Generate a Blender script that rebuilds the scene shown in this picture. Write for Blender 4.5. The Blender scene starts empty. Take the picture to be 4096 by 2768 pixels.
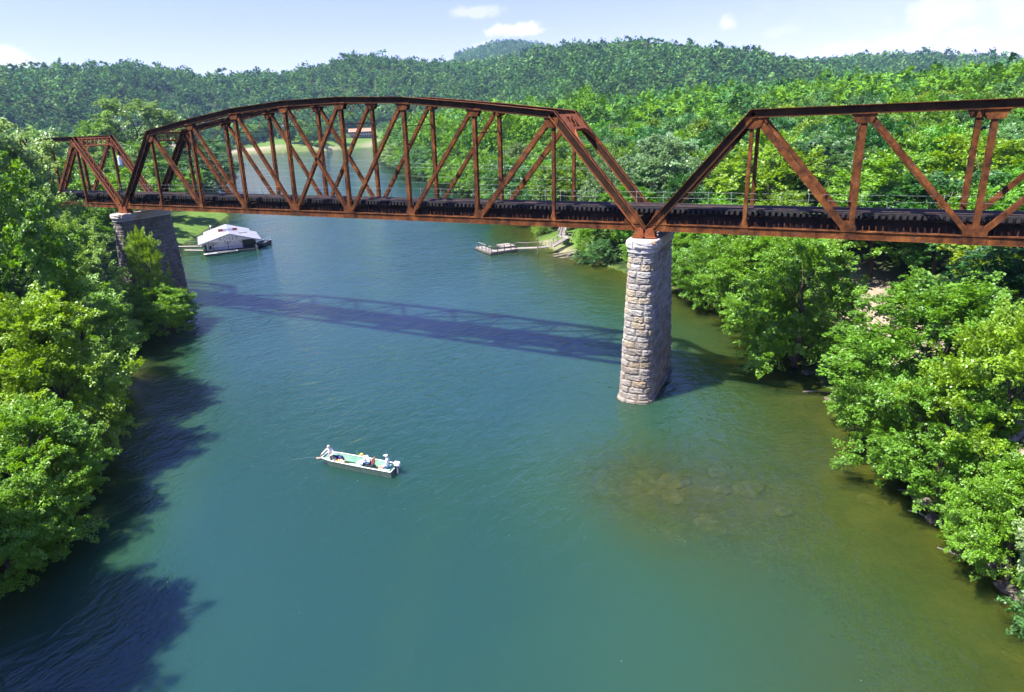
import bpy, bmesh, math, random
import numpy as np
from mathutils import Vector, Matrix
R = math.radians
# ------------------------------------------------------------------ camera, sky, sun, exposure
S = bpy.context.scene
COL = S.collection
CAMP = (11.746, -48.194, 21.987)
cam = bpy.data.cameras.new("camera"); camo = bpy.data.objects.new("camera", cam); COL.objects.link(camo)
cam.lens = 22.168; cam.sensor_width = 36.0; cam.sensor_fit = 'HORIZONTAL'
cam.shift_x = 0.04057; cam.shift_y = -0.03842
cam.clip_start = 0.5; cam.clip_end = 20000
_r, _u, _f = (0.87841082, 0.47608143, -0.04172413), (-0.09953358, 0.26763968, 0.95836427), (-0.46742646, 0.83768459, -0.28248367)
camo.matrix_world = Matrix(((_r[0], _u[0], -_f[0], CAMP[0]), (_r[1], _u[1], -_f[1], CAMP[1]), (_r[2], _u[2], -_f[2], CAMP[2]), (0, 0, 0, 1)))
S.camera = camo
S.view_settings.view_transform = 'Standard'; S.view_settings.look = 'None'
S.view_settings.exposure = 1.80; S.view_settings.gamma = 1.0
S.cycles.max_bounces = 8; S.cycles.transparent_max_bounces = 12
S.cycles.diffuse_bounces = 3; S.cycles.glossy_bounces = 3

SUN_EL, SUN_AZ = 61.0, 221.5          # azimuth clockwise from +Y
sd = (math.sin(R(SUN_AZ)) * math.cos(R(SUN_EL)), math.cos(R(SUN_AZ)) * math.cos(R(SUN_EL)), math.sin(R(SUN_EL)))
sun = bpy.data.lights.new("sun", 'SUN'); suno = bpy.data.objects.new("sun", sun); COL.objects.link(suno)
sun.energy = 5.0; sun.angle = R(0.53); sun.color = (1.0, 0.97, 0.91)
suno.rotation_euler = Vector(sd).to_track_quat('Z', 'Y').to_euler()
suno.location = (-60, -90, 160)

W = bpy.data.worlds.new("World"); S.world = W; W.use_nodes = True
wt = W.node_tree; wn = wt.nodes; wl = wt.links
bg = wn["Background"]
sky = wn.new("ShaderNodeTexSky"); sky.sky_type = 'NISHITA'; sky.sun_disc = False
sky.sun_elevation = R(SUN_EL); sky.sun_rotation = R(SUN_AZ); sky.air_density = 1.0; sky.dust_density = 0.25; sky.ozone_density = 3.5
SKYS = 0.073
bg.inputs[1].default_value = SKYS
geo = wn.new("ShaderNodeTexCoord")
nz = wn.new("ShaderNodeTexNoise"); nz.inputs["Scale"].default_value = 38; nz.inputs["Detail"].default_value = 6; nz.inputs["Roughness"].default_value = 0.62
wl.new(geo.outputs["Generated"], nz.inputs["Vector"])
def M(op, a, b=None, tree=wt):
    n = tree.nodes.new("ShaderNodeMath"); n.operation = op
    for i, v in enumerate((a, b)):
        if v is None: continue
        if isinstance(v, (int, float)): n.inputs[i].default_value = v
        else: tree.links.new(v, n.inputs[i])
    return n.outputs[0]
def VM(op, a, b, tree=wt):
    n = tree.nodes.new("ShaderNodeVectorMath"); n.operation = op
    for i, v in enumerate((a, b)):
        if isinstance(v, (tuple, list, Vector)): n.inputs[i].default_value = tuple(v)
        else: tree.links.new(v, n.inputs[i])
    return n.outputs["Value"] if op == 'DOT_PRODUCT' else n.outputs[0]
tot = None
for az, el, w, h, op in [(-27.6, 8.60, 1.8, .52, .45), (-24.2, 7.08, 2.2, .52, 1.0), (-7.6, 6.46, .68, .56, .7), (6.5, 5.72, 2.48, 1.52, .62),
        (7.8, 4.37, 1.7, .6, .7), (10.1, 5.54, 1.6, 1.2, .55), (4.2, 4.17, 3.2, .64, .5), (1.2, 4.06, 2.4, .52, .55), (-62.9, 5.54, 1.8, .72, .95),
        (-26.3, 5.99, 1.36, .36, .8), (-3.8, 5.51, 1.04, .4, .3), (-60, 16, 9, 2.5, .18), (5, 7.5, 12, 1.6, .08)]:
    c = Vector((math.sin(R(az)) * math.cos(R(el)), math.cos(R(az)) * math.cos(R(el)), math.sin(R(el))))
    t = Vector((math.cos(R(az)), -math.sin(R(az)), 0)); u = t.cross(c)
    a = M('DIVIDE', VM('DOT_PRODUCT', geo.outputs["Generated"], t), R(w) * 1.15)
    d0 = VM('DOT_PRODUCT', geo.outputs["Generated"], u)
    b = M('DIVIDE', d0, R(h) * 1.15)
    rr = M('SQRT', M('ADD', M('MULTIPLY', a, a), M('MULTIPLY', b, b)))
    rr = M('ADD', rr, M('MULTIPLY', M('SUBTRACT', nz.outputs[0], 0.5), 2.6))
    mk = wn.new("ShaderNodeMapRange"); mk.interpolation_type = 'SMOOTHSTEP'
    wl.new(rr, mk.inputs[0]); mk.inputs[1].default_value = 0.35; mk.inputs[2].default_value = 1.15; mk.inputs[3].default_value = op; mk.inputs[4].default_value = 0
    front = M('GREATER_THAN', VM('DOT_PRODUCT', geo.outputs["Generated"], c), 0.5)
    mk = M('MULTIPLY', mk.outputs[0], front)
    tot = mk if tot is None else M('MAXIMUM', tot, mk)
mix = wn.new("ShaderNodeMix"); mix.data_type = 'RGBA'
wl.new(tot, mix.inputs[0]); sk2 = wn.new("ShaderNodeVectorMath"); sk2.operation = 'MULTIPLY'; wl.new(sky.outputs[0], sk2.inputs[0]); zz_ = wn.new("ShaderNodeSeparateXYZ"); wl.new(geo.outputs["Generated"], zz_.inputs[0])
tg = wn.new("ShaderNodeMapRange"); tg.interpolation_type = 'SMOOTHSTEP'; wl.new(zz_.outputs[2], tg.inputs[0]); tg.inputs[1].default_value = .12; tg.inputs[2].default_value = .42        # bluer aloft, milky near the horizon
tc_ = wn.new("ShaderNodeMix"); tc_.data_type = 'RGBA'; wl.new(tg.outputs[0], tc_.inputs[0]); tc_.inputs[6].default_value = (.88, .67, .98, 1); tc_.inputs[7].default_value = (1.06, .96, 1.85, 1); wl.new(tc_.outputs[2], sk2.inputs[1])
wl.new(sk2.outputs[0], mix.inputs[6]); mix.inputs[7].default_value = (4.9, 4.7, 5.0, 1)
wl.new(mix.outputs[2], bg.inputs[0])

# ------------------------------------------------------------------ helpers
def norm(v):
    v = np.asarray(v, float); return v / max(1e-9, np.linalg.norm(v))
class MB:
    def __init__(s): s.v = []; s.f = []; s.mi = []
    def add(s, vs, fs, mi=0):
        b = len(s.v); s.v += [tuple(map(float, q)) for q in vs]
        for f in fs: s.f.append(tuple(b + i for i in f)); s.mi.append(mi)
    def lbox(s, o, ax, r0, r1, r2, mi=0):
        o = np.asarray(o, float); a, b, c = [np.asarray(q, float) for q in ax]
        vs = [o + a * x + b * y + c * z for x in r0 for y in r1 for z in r2]
        s.add(vs, [(0, 1, 3, 2), (4, 6, 7, 5), (0, 4, 5, 1), (2, 3, 7, 6), (0, 2, 6, 4), (1, 5, 7, 3)], mi)
    def box(s, c, d, rz=0, mi=0):
        ca, sa = math.cos(rz), math.sin(rz)
        s.lbox(c, ((ca, sa, 0), (-sa, ca, 0), (0, 0, 1)), (-d[0] / 2, d[0] / 2), (-d[1] / 2, d[1] / 2), (-d[2] / 2, d[2] / 2), mi)
    def bar(s, p0, p1, w, h, up=(0, 0, 1), mi=0):
        p0 = np.asarray(p0, float); p1 = np.asarray(p1, float); t = p1 - p0; L = np.linalg.norm(t); t = t / L
        if abs(np.dot(t, up)) > 0.97: up = (0, 1, 0) if abs(t[1]) < .9 else (1, 0, 0)
        sd_ = norm(np.cross(up, t)); n = np.cross(t, sd_)
        s.lbox(p0, (t, sd_, n), (0, L), (-w / 2, w / 2), (-h / 2, h / 2), mi)
    def tube(s, pts, rad, n=7, cap=True, mi=0):
        pts = [np.asarray(q, float) for q in pts]; rings = []
        if not hasattr(rad, '__len__'): rad = [rad] * len(pts)
        ref = np.array((0.13, 0.97, 0.2))
        vs = []
        for i, q in enumerate(pts):
            t = norm(pts[min(i + 1, len(pts) - 1)] - pts[max(i - 1, 0)])
            a = np.cross(t, ref)
            if np.linalg.norm(a) < .1: a = np.cross(t, (1, 0, 0))
            a = norm(a); b = np.cross(t, a)
            for k in range(n):
                th = 2 * math.pi * k / n; vs.append(q + rad[i] * (a * math.cos(th) + b * math.sin(th)))
        fs = []
        for i in range(len(pts) - 1):
            for k in range(n): fs.append((i * n + k, i * n + (k + 1) % n, (i + 1) * n + (k + 1) % n, (i + 1) * n + k))
        if cap: fs.append(tuple(range(n))[::-1]); fs.append(tuple((len(pts) - 1) * n + k for k in range(n)))
        s.add(vs, fs, mi)
    def prism(s, poly, o, ax, d0, d1, mi=0):      # poly in (ax0, ax1), extruded along ax2 from d0 to d1
        o = np.asarray(o, float); a, b, c = [np.asarray(q, float) for q in ax]; n = len(poly)
        vs = [o + a * x + b * y + c * d for d in (d0, d1) for x, y in poly]
        s.add(vs, [tuple(range(n))[::-1], tuple(range(n, 2 * n))] + [(i, (i + 1) % n, n + (i + 1) % n, n + i) for i in range(n)], mi)
    def ball(s, c, r, nu=10, nv=7, mi=0):
        if not hasattr(r, '__len__'): r = (r, r, r)
        vs = []; fs = []
        for i in range(nv + 1):
            ph = math.pi * i / nv
            for k in range(nu):
                th = 2 * math.pi * k / nu
                vs.append((c[0] + r[0] * math.sin(ph) * math.cos(th), c[1] + r[1] * math.sin(ph) * math.sin(th), c[2] + r[2] * math.cos(ph)))
        for i in range(nv):
            for k in range(nu): fs.append((i * nu + k, (i + 1) * nu + k, (i + 1) * nu + (k + 1) % nu, i * nu + (k + 1) % nu))
        s.add(vs, fs, mi)
    def build(s, name, mat, parent=None, smooth=False):
        me = bpy.data.meshes.new(name); me.from_pydata(s.v, [], s.f)
        for m in (mat if isinstance(mat, (list, tuple)) else [mat]): me.materials.append(m)
        me.polygons.foreach_set("material_index", s.mi)
        if smooth: me.polygons.foreach_set("use_smooth", [True] * len(s.f))
        bm = bmesh.new(); bm.from_mesh(me); bmesh.ops.recalc_face_normals(bm, faces=bm.faces); bm.to_mesh(me); bm.free()
        o = bpy.data.objects.new(name, me); COL.objects.link(o)
        if parent: o.parent = parent
        return o
def bevel(o, w=0.02, seg=2):
    m = o.modifiers.new("bevel", 'BEVEL'); m.width = w; m.segments = seg; m.limit_method = 'ANGLE'; return o
def tag(o, label=None, cat=None, group=None, kind=None):
    if label: o["label"] = label
    if cat: o["category"] = cat
    if group: o["group"] = group
    if kind: o["kind"] = kind
    return o
def thing(name, label, cat, loc=(0, 0, 0), rz=0, group=None):
    o = bpy.data.objects.new(name, None); COL.objects.link(o); o.location = loc; o.rotation_euler = (0, 0, rz); o.empty_display_size = .3
    return tag(o, label, cat, group)
def copy_tree(o, parent=None):
    c = o.copy(); COL.objects.link(c); c.parent = parent
    for ch in o.children: copy_tree(ch, c)
    return c
def np_mesh(name, v, faces, loops, attrs=None, mats=(), smooth=False):   # faces: (n, loops) index array
    me = bpy.data.meshes.new(name); n = len(faces)
    me.vertices.add(len(v)); me.vertices.foreach_set("co", np.asarray(v, np.float32).ravel())
    me.loops.add(n * loops); me.loops.foreach_set("vertex_index", np.asarray(faces, np.int32).ravel())
    me.polygons.add(n); me.polygons.foreach_set("loop_start", np.arange(0, n * loops, loops, dtype=np.int32))
    if smooth: me.polygons.foreach_set("use_smooth", np.ones(n, bool))
    for k, (typ, a) in (attrs or {}).items():
        at = me.attributes.new(k, typ, 'POINT')
        at.data.foreach_set('value' if typ == 'FLOAT' else 'color', np.asarray(a, np.float32).ravel())
    for m in mats: me.materials.append(m)
    me.update(calc_edges=True); return me

# ------------------------------------------------------------------ materials
def mat(name, base, rough=.7, metal=0, spec=None):
    m = bpy.data.materials.new(name); m.use_nodes = True; b = m.node_tree.nodes["Principled BSDF"]
    b.inputs["Base Color"].default_value = (*base, 1); b.inputs["Roughness"].default_value = rough; b.inputs["Metallic"].default_value = metal
    if spec is not None: b.inputs["Specular IOR Level"].default_value = spec
    return m
def noise_mat(name, stops, scale=2.0, detail=6, rough=.8, bump=0.0, bscale=None, stretch=(1, 1, 1), coord="Object", second=None, rgh=.6):
    m = mat(name, stops[0][1], rough, spec=.12 if rough > .75 else None); nt = m.node_tree; b = nt.nodes["Principled BSDF"]
    tc = nt.nodes.new("ShaderNodeTexCoord"); mp = nt.nodes.new("ShaderNodeMapping"); mp.inputs["Scale"].default_value = stretch
    nt.links.new(tc.outputs[coord], mp.inputs[0])
    n = nt.nodes.new("ShaderNodeTexNoise"); n.inputs["Scale"].default_value = scale; n.inputs["Detail"].default_value = detail; n.inputs["Roughness"].default_value = rgh
    nt.links.new(mp.outputs[0], n.inputs["Vector"])
    cr = nt.nodes.new("ShaderNodeValToRGB"); e = cr.color_ramp.elements
    e[0].position = stops[0][0]; e[0].color = (*stops[0][1], 1); e[1].position = stops[-1][0]; e[1].color = (*stops[-1][1], 1)
    for p, c in stops[1:-1]: q = e.new(p); q.color = (*c, 1)
    nt.links.new(n.outputs[0], cr.inputs[0]); out = cr.outputs[0]
    if second:                                                   # (scale, lo, hi, colour, amount)
        n2 = nt.nodes.new("ShaderNodeTexNoise"); n2.inputs["Scale"].default_value = second[0]; n2.inputs["Detail"].default_value = 4
        nt.links.new(mp.outputs[0], n2.inputs["Vector"])
        mr = nt.nodes.new("ShaderNodeMapRange"); nt.links.new(n2.outputs[0], mr.inputs[0]); mr.inputs[1].default_value = second[1]; mr.inputs[2].default_value = second[2]; mr.inputs[4].default_value = second[4]
        mx = nt.nodes.new("ShaderNodeMix"); mx.data_type = 'RGBA'; nt.links.new(mr.outputs[0], mx.inputs[0]); nt.links.new(out, mx.inputs[6]); mx.inputs[7].default_value = (*second[3], 1); out = mx.outputs[2]
    nt.links.new(out, b.inputs["Base Color"])
    if bump:
        n3 = nt.nodes.new("ShaderNodeTexNoise"); n3.inputs["Scale"].default_value = bscale or scale * 4; n3.inputs["Detail"].default_value = 5
        nt.links.new(tc.outputs[coord], n3.inputs["Vector"])
        bp = nt.nodes.new("ShaderNodeBump"); bp.inputs["Strength"].default_value = bump; bp.inputs["Distance"].default_value = .05
        nt.links.new(n3.outputs[0], bp.inputs["Height"]); nt.links.new(bp.outputs[0], b.inputs["Normal"])
    return m
RUST = noise_mat("rusted_steel", [(.28, (.011, .0055, .0035)), (.41, (.043, .0150, .0055)), (.54, (.105, .0345, .0092)), (.70, (.215, .078, .0200))], 1.3, 8, .88, .35, 9, (1, 1, .8), second=(3.2, .60, .73, (.050, .043, .040), .65), rgh=.72)
RUSTR = noise_mat("red_rusted_steel", [(.3, (.10, .029, .011)), (.55, (.185, .056, .020)), (.75, (.25, .082, .031))], 2.2, 8, .85, .3, 10, second=(9, .62, .75, (.10, .03, .012), .6))
SHADEWEB = noise_mat("shaded_brown_web_steel", [(.3, (.010, .0060, .0030)), (.55, (.030, .0150, .0060)), (.78, (.085, .034, .0100))], 1.1, 8, .9, .3, 9, (1, 1, .6), rgh=.72)  # rusty brown with the cover plate's shade painted into the web colour
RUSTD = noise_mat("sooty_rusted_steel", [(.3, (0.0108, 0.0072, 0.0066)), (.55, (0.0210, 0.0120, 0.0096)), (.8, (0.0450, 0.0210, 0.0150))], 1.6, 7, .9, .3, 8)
TIMBER = noise_mat("creosoted_timber", [(.3, (.012, .010, .010)), (.6, (.028, .025, .026)), (.8, (.05, .046, .046))], 3, 6, .9, .3, 12)
RAIL = noise_mat("worn_rail_steel", [(.3, (0.0300, 0.0210, 0.0180)), (.6, (0.0600, 0.0390, 0.0300)), (.8, (0.0960, 0.0660, 0.0540))], 3, 5, .6)
GALV = noise_mat("galvanised_steel", [(.3, (.13, .14, .145)), (.7, (.22, .235, .24))], 4, 3, .5)
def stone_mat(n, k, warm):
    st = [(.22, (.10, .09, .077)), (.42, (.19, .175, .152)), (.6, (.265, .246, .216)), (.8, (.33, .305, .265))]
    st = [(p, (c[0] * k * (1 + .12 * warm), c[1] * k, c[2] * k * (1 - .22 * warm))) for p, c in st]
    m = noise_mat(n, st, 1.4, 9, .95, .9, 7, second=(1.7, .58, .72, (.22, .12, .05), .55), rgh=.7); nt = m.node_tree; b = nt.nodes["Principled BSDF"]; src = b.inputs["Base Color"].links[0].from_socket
    g = nt.nodes.new("ShaderNodeNewGeometry"); sx = nt.nodes.new("ShaderNodeSeparateXYZ"); nt.links.new(g.outputs["Position"], sx.inputs[0])        # brown silt stain up to the flood line
    n2 = nt.nodes.new("ShaderNodeTexNoise"); n2.inputs["Scale"].default_value = .6; nt.links.new(g.outputs["Position"], n2.inputs["Vector"])
    h = M('ADD', sx.outputs[2], M('MULTIPLY', M('SUBTRACT', n2.outputs[0], .5, nt), 5, nt), nt)
    mr = nt.nodes.new("ShaderNodeMapRange"); nt.links.new(h, mr.inputs[0]); mr.inputs[1].default_value = 3; mr.inputs[2].default_value = 8.5; mr.inputs[3].default_value = .62; mr.inputs[4].default_value = 0
    mx = nt.nodes.new("ShaderNodeMix"); mx.data_type = 'RGBA'; mx.blend_type = 'MULTIPLY'; nt.links.new(mr.outputs[0], mx.inputs[0]); nt.links.new(src, mx.inputs[6]); mx.inputs[7].default_value = (.64, .56, .49, 1); nt.links.new(mx.outputs[2], b.inputs["Base Color"]); return m
STONES = [stone_mat("rough_limestone", 1.1, 0), stone_mat("warm_limestone", 1.0, .9), stone_mat("grey_limestone", .82, .2)]
STONEW = noise_mat("coping_stone", [(.25, (0.1872, 0.1656, 0.1440)), (.5, (0.3600, 0.3312, 0.2952)), (.8, (0.4464, 0.4032, 0.3456))], .8, 8, .95, .7, 6, second=(.9, .55, .68, (.42, .22, .10), .8))
MORTAR = noise_mat("dark_mortar", [(.3, (0.0440, 0.0358, 0.0303)), (.7, (0.0825, 0.0688, 0.0578))], 2, 5, .95)
WOOD = noise_mat("weathered_plank", [(.3, (.145, .122, .10)), (.55, (.235, .207, .172)), (.8, (.31, .28, .24))], 2.5, 6, .85, .2, 10, (.5, 3, 3))
WOODG = noise_mat("grey_driftwood", [(.3, (.075, .062, .048)), (.6, (.145, .127, .105)), (.8, (.21, .185, .155))], 2.5, 6, .9, .3, 9)
BARK = noise_mat("bark", [(.3, (0.0350, 0.0266, 0.0196)), (.6, (0.0840, 0.0665, 0.0490)), (.8, (0.1400, 0.1155, 0.0875))], 3, 6, .95, .5, 9, (1, 1, .25))
WHITE = noise_mat("white_paint", [(.3, (.45, .45, .45)), (.6, (.58, .58, .58))], 1.2, 5, .6)
ROOFW = noise_mat("pale_tin_roof", [(.3, (.22, .215, .22)), (.6, (.30, .295, .30)), (.8, (.35, .345, .35))], .9, 5, .5, second=(2.2, .6, .75, (.22, .17, .14), .5))
DARKG = mat("dark_green_paint", (.012, .028, .022), .6)
BLACK = mat("black_plastic", (.015, .015, .017), .5)
RED = mat("faded_red_paint", (.30, .05, .03), .7)
LET = mat("sign_paint", (.22, .12, .14), .7)

def leaf_material(name, vertex_color=False, trans=.42, gloss=.5):
    m = bpy.data.materials.new(name); m.use_nodes = True; nt = m.node_tree; nt.nodes.clear()
    out = nt.nodes.new("ShaderNodeOutputMaterial"); at = nt.nodes.new("ShaderNodeAttribute"); at.attribute_name = "tint"
    if vertex_color:
        colr = at.outputs["Color"]
    else:
        oi = nt.nodes.new("ShaderNodeObjectInfo")
        vm = nt.nodes.new("ShaderNodeVectorMath"); vm.operation = 'SCALE'; nt.links.new(oi.outputs["Color"], vm.inputs[0]); nt.links.new(at.outputs["Fac"], vm.inputs[3]); colr = vm.outputs[0]
    p = nt.nodes.new("ShaderNodeBsdfPrincipled"); p.inputs["Roughness"].default_value = .45; p.inputs["Specular IOR Level"].default_value = gloss
    nt.links.new(colr, p.inputs["Base Color"])
    tr = nt.nodes.new("ShaderNodeBsdfTranslucent")
    hs = nt.nodes.new("ShaderNodeHueSaturation"); hs.inputs["Hue"].default_value = .485; hs.inputs["Saturation"].default_value = 1.1; hs.inputs["Value"].default_value = 1.25
    nt.links.new(colr, hs.inputs["Color"]); nt.links.new(hs.outputs[0], tr.inputs[0])
    mx = nt.nodes.new("ShaderNodeMixShader"); mx.inputs[0].default_value = trans
    nt.links.new(p.outputs[0], mx.inputs[1]); nt.links.new(tr.outputs[0], mx.inputs[2]); nt.links.new(mx.outputs[0], out.inputs[0])
    return m
LEAF = leaf_material("leaves"); LEAFV = leaf_material("wood_leaves", True, .25, .06)

# ------------------------------------------------------------------ terrain and river
RIVER = np.array([(25, -90), (24, -40), (23.2, -18), (21.2, -12.7), (17.9, -5.7), (15.3, 3), (12.6, 10), (7.8, 21), (.5, 29.5), (-7.5, 37), (-15, 43), (-21, 47), (-26, 50.5), (-31, 56), (-36, 64), (-42, 76),
    (-60, 97), (-78, 118), (-95, 136), (-112, 155), (-145, 186), (-210, 260), (-278, 352), (-300, 420), (-335, 500), (-385, 545), (-397, 503), (-413, 440), (-466, 410), (-494, 376), (-540, 362), (-560, 350),
    (-555, 330), (-530, 318), (-445, 320), (-330, 228), (-199, 127), (-160, 97), (-128, 70), (-106, 41), (-101, 34), (-95, 26), (-80, 16), (-68, 8), (-62, 0), (-53, -8), (-43, -16.5), (-34, -24.5), (-27, -32), (-22, -42), (-19, -55), (-17, -90)], float)
def sdist(x, y):
    P = np.stack([x, y], -1).reshape(-1, 2); A = RIVER; B = np.roll(RIVER, -1, 0)
    dmin = np.full(len(P), 1e18); ins = np.zeros(len(P), bool)
    for a, b in zip(A, B):
        ab = b - a; t = np.clip(((P - a) @ ab) / (ab @ ab), 0, 1); d = ((P - a - t[:, None] * ab) ** 2).sum(1); dmin = np.minimum(dmin, d)
        c = (a[1] > P[:, 1]) != (b[1] > P[:, 1])
        with np.errstate(divide='ignore', invalid='ignore'):
            xi = (b[0] - a[0]) * (P[:, 1] - a[1]) / (b[1] - a[1]) + a[0]
        ins ^= c & (P[:, 0] < xi)
    return (np.where(ins, -1, 1) * np.sqrt(dmin)).reshape(np.shape(x))
def sm(a, b, x):
    t = np.clip((x - a) / (b - a), 0, 1); return t * t * (3 - 2 * t)
def wob(x, y, s, k=0):
    return (np.sin(x / s + 1.3 * np.sin(y / s * .7 + k)) + np.sin(y / s * 1.1 + 1.7 * np.sin(x / s * .6 + 2 * k)) + .5 * np.sin((x + y) / s * 2.3 + k)) / 2.5
R1 = np.array([(-180, 3.0, 900, 420), (-90, 4.6, 850, 330), (-70, 5.0, 850, 340), (-63, 5.1, 900, 520), (-57, 5.4, 950, 610), (-49.7, 4.65, 1050, 690), (-44.6, 4.65, 1100, 640), (-38, 5.62, 1000, 690), (-35.6, 5.55, 1000, 690), (-30.8, 5.05, 1120, 620), (-26, 5.0, 1150, 540),
    (-22.6, 5.4, 1050, 480), (-19.6, 5.66, 980, 430), (-14.3, 5.5, 960, 430), (-9.2, 4.9, 980, 450), (-5.9, 4.5, 1000, 460), (-2.8, 3.6, 1050, 480), (1.5, 2.5, 1100, 500), (8, 1.3, 1150, 520), (14, .3, 1200, 540), (60, .1, 1200, 540), (180, .1, 1000, 500)])
R2 = np.array([(-180, .1), (-20, .1), (-9, 2.6), (-2.8, 3.6), (1.6, 3.62), (5.6, 3.28), (11, 2.5), (20, 2.2), (60, 2), (180, .1)])
CONE = (11.7 + 2400 * math.sin(R(-25.1)), -48 + 2400 * math.cos(R(-25.1)))
def height(x, y):
    x = np.asarray(x, float); y = np.asarray(y, float); s = sdist(x, y)
    land = .2 + 1.3 * sm(0, 8, s) + 1.9 * sm(8, 30, s) + np.clip(s - 20, 0, 260) * .028
    far = sm(380, 420, y) * (x < -330)
    land = land + far * (5.5 * sm(8, 60, s) + 2 * sm(4, 20, s))
    land = land + (.5 * wob(x, y, 9, 1) + .9 * wob(x, y, 31, 2)) * sm(2, 30, s) * .6
    dx, dy = x - CAMP[0], y - CAMP[1]; d = np.hypot(dx, dy); az = np.degrees(np.arctan2(dx, dy))
    el = np.interp(az, R1[:, 0], R1[:, 1]); D = np.interp(az, R1[:, 0], R1[:, 2]); D0 = np.interp(az, R1[:, 0], R1[:, 3])
    Hr = np.maximum(0, 22 + np.tan(np.radians(el)) * D - 20)
    h1 = Hr * sm(0, 1, (d - D0) / (D - D0)) ** .85 * (1 - .35 * sm(0, 900, d - D)) + sm(0, .4, (d - D0) / (D - D0)) * (4.5 * wob(x, y, 62, 3) + 2.2 * wob(x, y, 27, 5))
    el2 = np.interp(az, R2[:, 0], R2[:, 1]); H2 = np.maximum(0, 22 + np.tan(np.radians(el2)) * 1550 - 20)
    h2 = H2 * sm(0, 1, (d - 780) / (1550 - 780)) * (1 - .3 * sm(0, 900, d - 1550)) + sm(800, 1100, d) * 5 * wob(x, y, 75, 4)
    rc = np.hypot(x - CONE[0], y - CONE[1]); h3 = np.maximum(0, 293 - .30 * np.sqrt(rc ** 2 + 60 ** 2))
    land = np.maximum(np.maximum(land, np.minimum(h1, 400) + 5 * (h1 > 0)), np.maximum(h2 * (d > 780), h3 * (d > 1400)))
    dd = -s
    right = (x > -8 - .75 * (y + 48)).astype(float)
    kk = .16 + .0 * x; kl = .42
    bed = -np.minimum(4.2, np.where(x + .45 * y > -17, kk, kl) * dd + .12)
    shoal = np.exp(-(((x - 5.5) / 8.5) ** 2 + ((y + 13.5) / 6.5) ** 2)); bed = bed * (1 - .74 * shoal)
    return np.where(s > 0, land, bed)
def axis(lo, hi, step, far0, far1, g=1.07):
    a = list(np.arange(lo, hi + step / 2, step)); st = step; q = a[-1]
    while q < far1: st = min(st * g, 60); q += st; a.append(q)
    st = step; q = a[0]; pre = []
    while q > far0: st = min(st * g, 60); q -= st; pre.append(q)
    return np.array(pre[::-1] + a)
gx = axis(-112, 36, 1.5, -3200, 2400, 1.042); gy = axis(-60, 112, 1.5, -700, 3200, 1.042)
X, Y = np.meshgrid(gx, gy, indexing='ij'); Z = height(X, Y); SD = sdist(X, Y)
def grid_faces(nx, ny):
    i, j = np.meshgrid(np.arange(nx - 1), np.arange(ny - 1), indexing='ij'); a = (i * ny + j).ravel(); return np.stack([a, a + ny, a + ny + 1, a + 1], -1)
def ground_material():
    m = mat("ground", (.1, .14, .03), .95); nt = m.node_tree; b = nt.nodes["Principled BSDF"]; b.inputs["Specular IOR Level"].default_value = .1
    tc = nt.nodes.new("ShaderNodeTexCoord")
    def N(sc, det=6):
        n = nt.nodes.new("ShaderNodeTexNoise"); n.inputs["Scale"].default_value = sc; n.inputs["Detail"].default_value = det; nt.links.new(tc.outputs["Object"], n.inputs["Vector"]); return n.outputs[0]
    def ramp(src, st):
        c = nt.nodes.new("ShaderNodeValToRGB"); e = c.color_ramp.elements; e[0].position, e[0].color = st[0][0], (*st[0][1], 1); e[1].position, e[1].color = st[-1][0], (*st[-1][1], 1)
        for p, q in st[1:-1]: k = e.new(p); k.color = (*q, 1)
        nt.links.new(src, c.inputs[0]); return c.outputs[0]
    def MX(f, a, c):
        x = nt.nodes.new("ShaderNodeMix"); x.data_type = 'RGBA'; nt.links.new(f, x.inputs[0]); nt.links.new(a, x.inputs[6]); nt.links.new(c, x.inputs[7]); return x.outputs[2]
    grass = ramp(N(.9, 8), [(.3, (.038, .08, .012)), (.5, (.068, .125, .019)), (.7, (.11, .14, .03))])
    wood = ramp(N(.5, 8), [(.3, (.012, .024, .007)), (.6, (.025, .042, .011)), (.8, (.045, .055, .018))])
    sand = ramp(N(1.4, 7), [(.3, (.20, .145, .095)), (.6, (.30, .235, .175)), (.8, (.38, .30, .23))])
    bedc = ramp(N(.35, 8), [(.3, (.035, .045, .012)), (.5, (.075, .085, .024)), (.7, (.14, .125, .045))])
    for k, c in (("wood", wood), ("sand", sand), ("bed", bedc)):
        a = nt.nodes.new("ShaderNodeAttribute"); a.attribute_name = k
        f = M('MULTIPLY', a.outputs["Fac"], 1.0, nt)
        grass = MX(f, grass, c)
    nt.links.new(grass, b.inputs["Base Color"])
    bp = nt.nodes.new("ShaderNodeBump"); bp.inputs["Strength"].default_value = .8; bp.inputs["Distance"].default_value = .25; nt.links.new(N(2.2, 8), bp.inputs["Height"]); nt.links.new(bp.outputs[0], b.inputs["Normal"])
    return m
PATH = [(14.5, 40), (16.2, 30), (19, 19), (21.3, 11), (23, 4), (26, -3)]                     # pale sandy track under the right-hand span
def pdist(x, y, P):
    d = np.full(np.shape(x), 1e9)
    for a, b in zip(P[:-1], P[1:]):
        a = np.array(a, float); b = np.array(b, float); ab = b - a
        t = np.clip(((x - a[0]) * ab[0] + (y - a[1]) * ab[1]) / (ab @ ab), 0, 1); d = np.minimum(d, np.hypot(x - a[0] - t * ab[0], y - a[1] - t * ab[1]))
    return d
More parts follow.
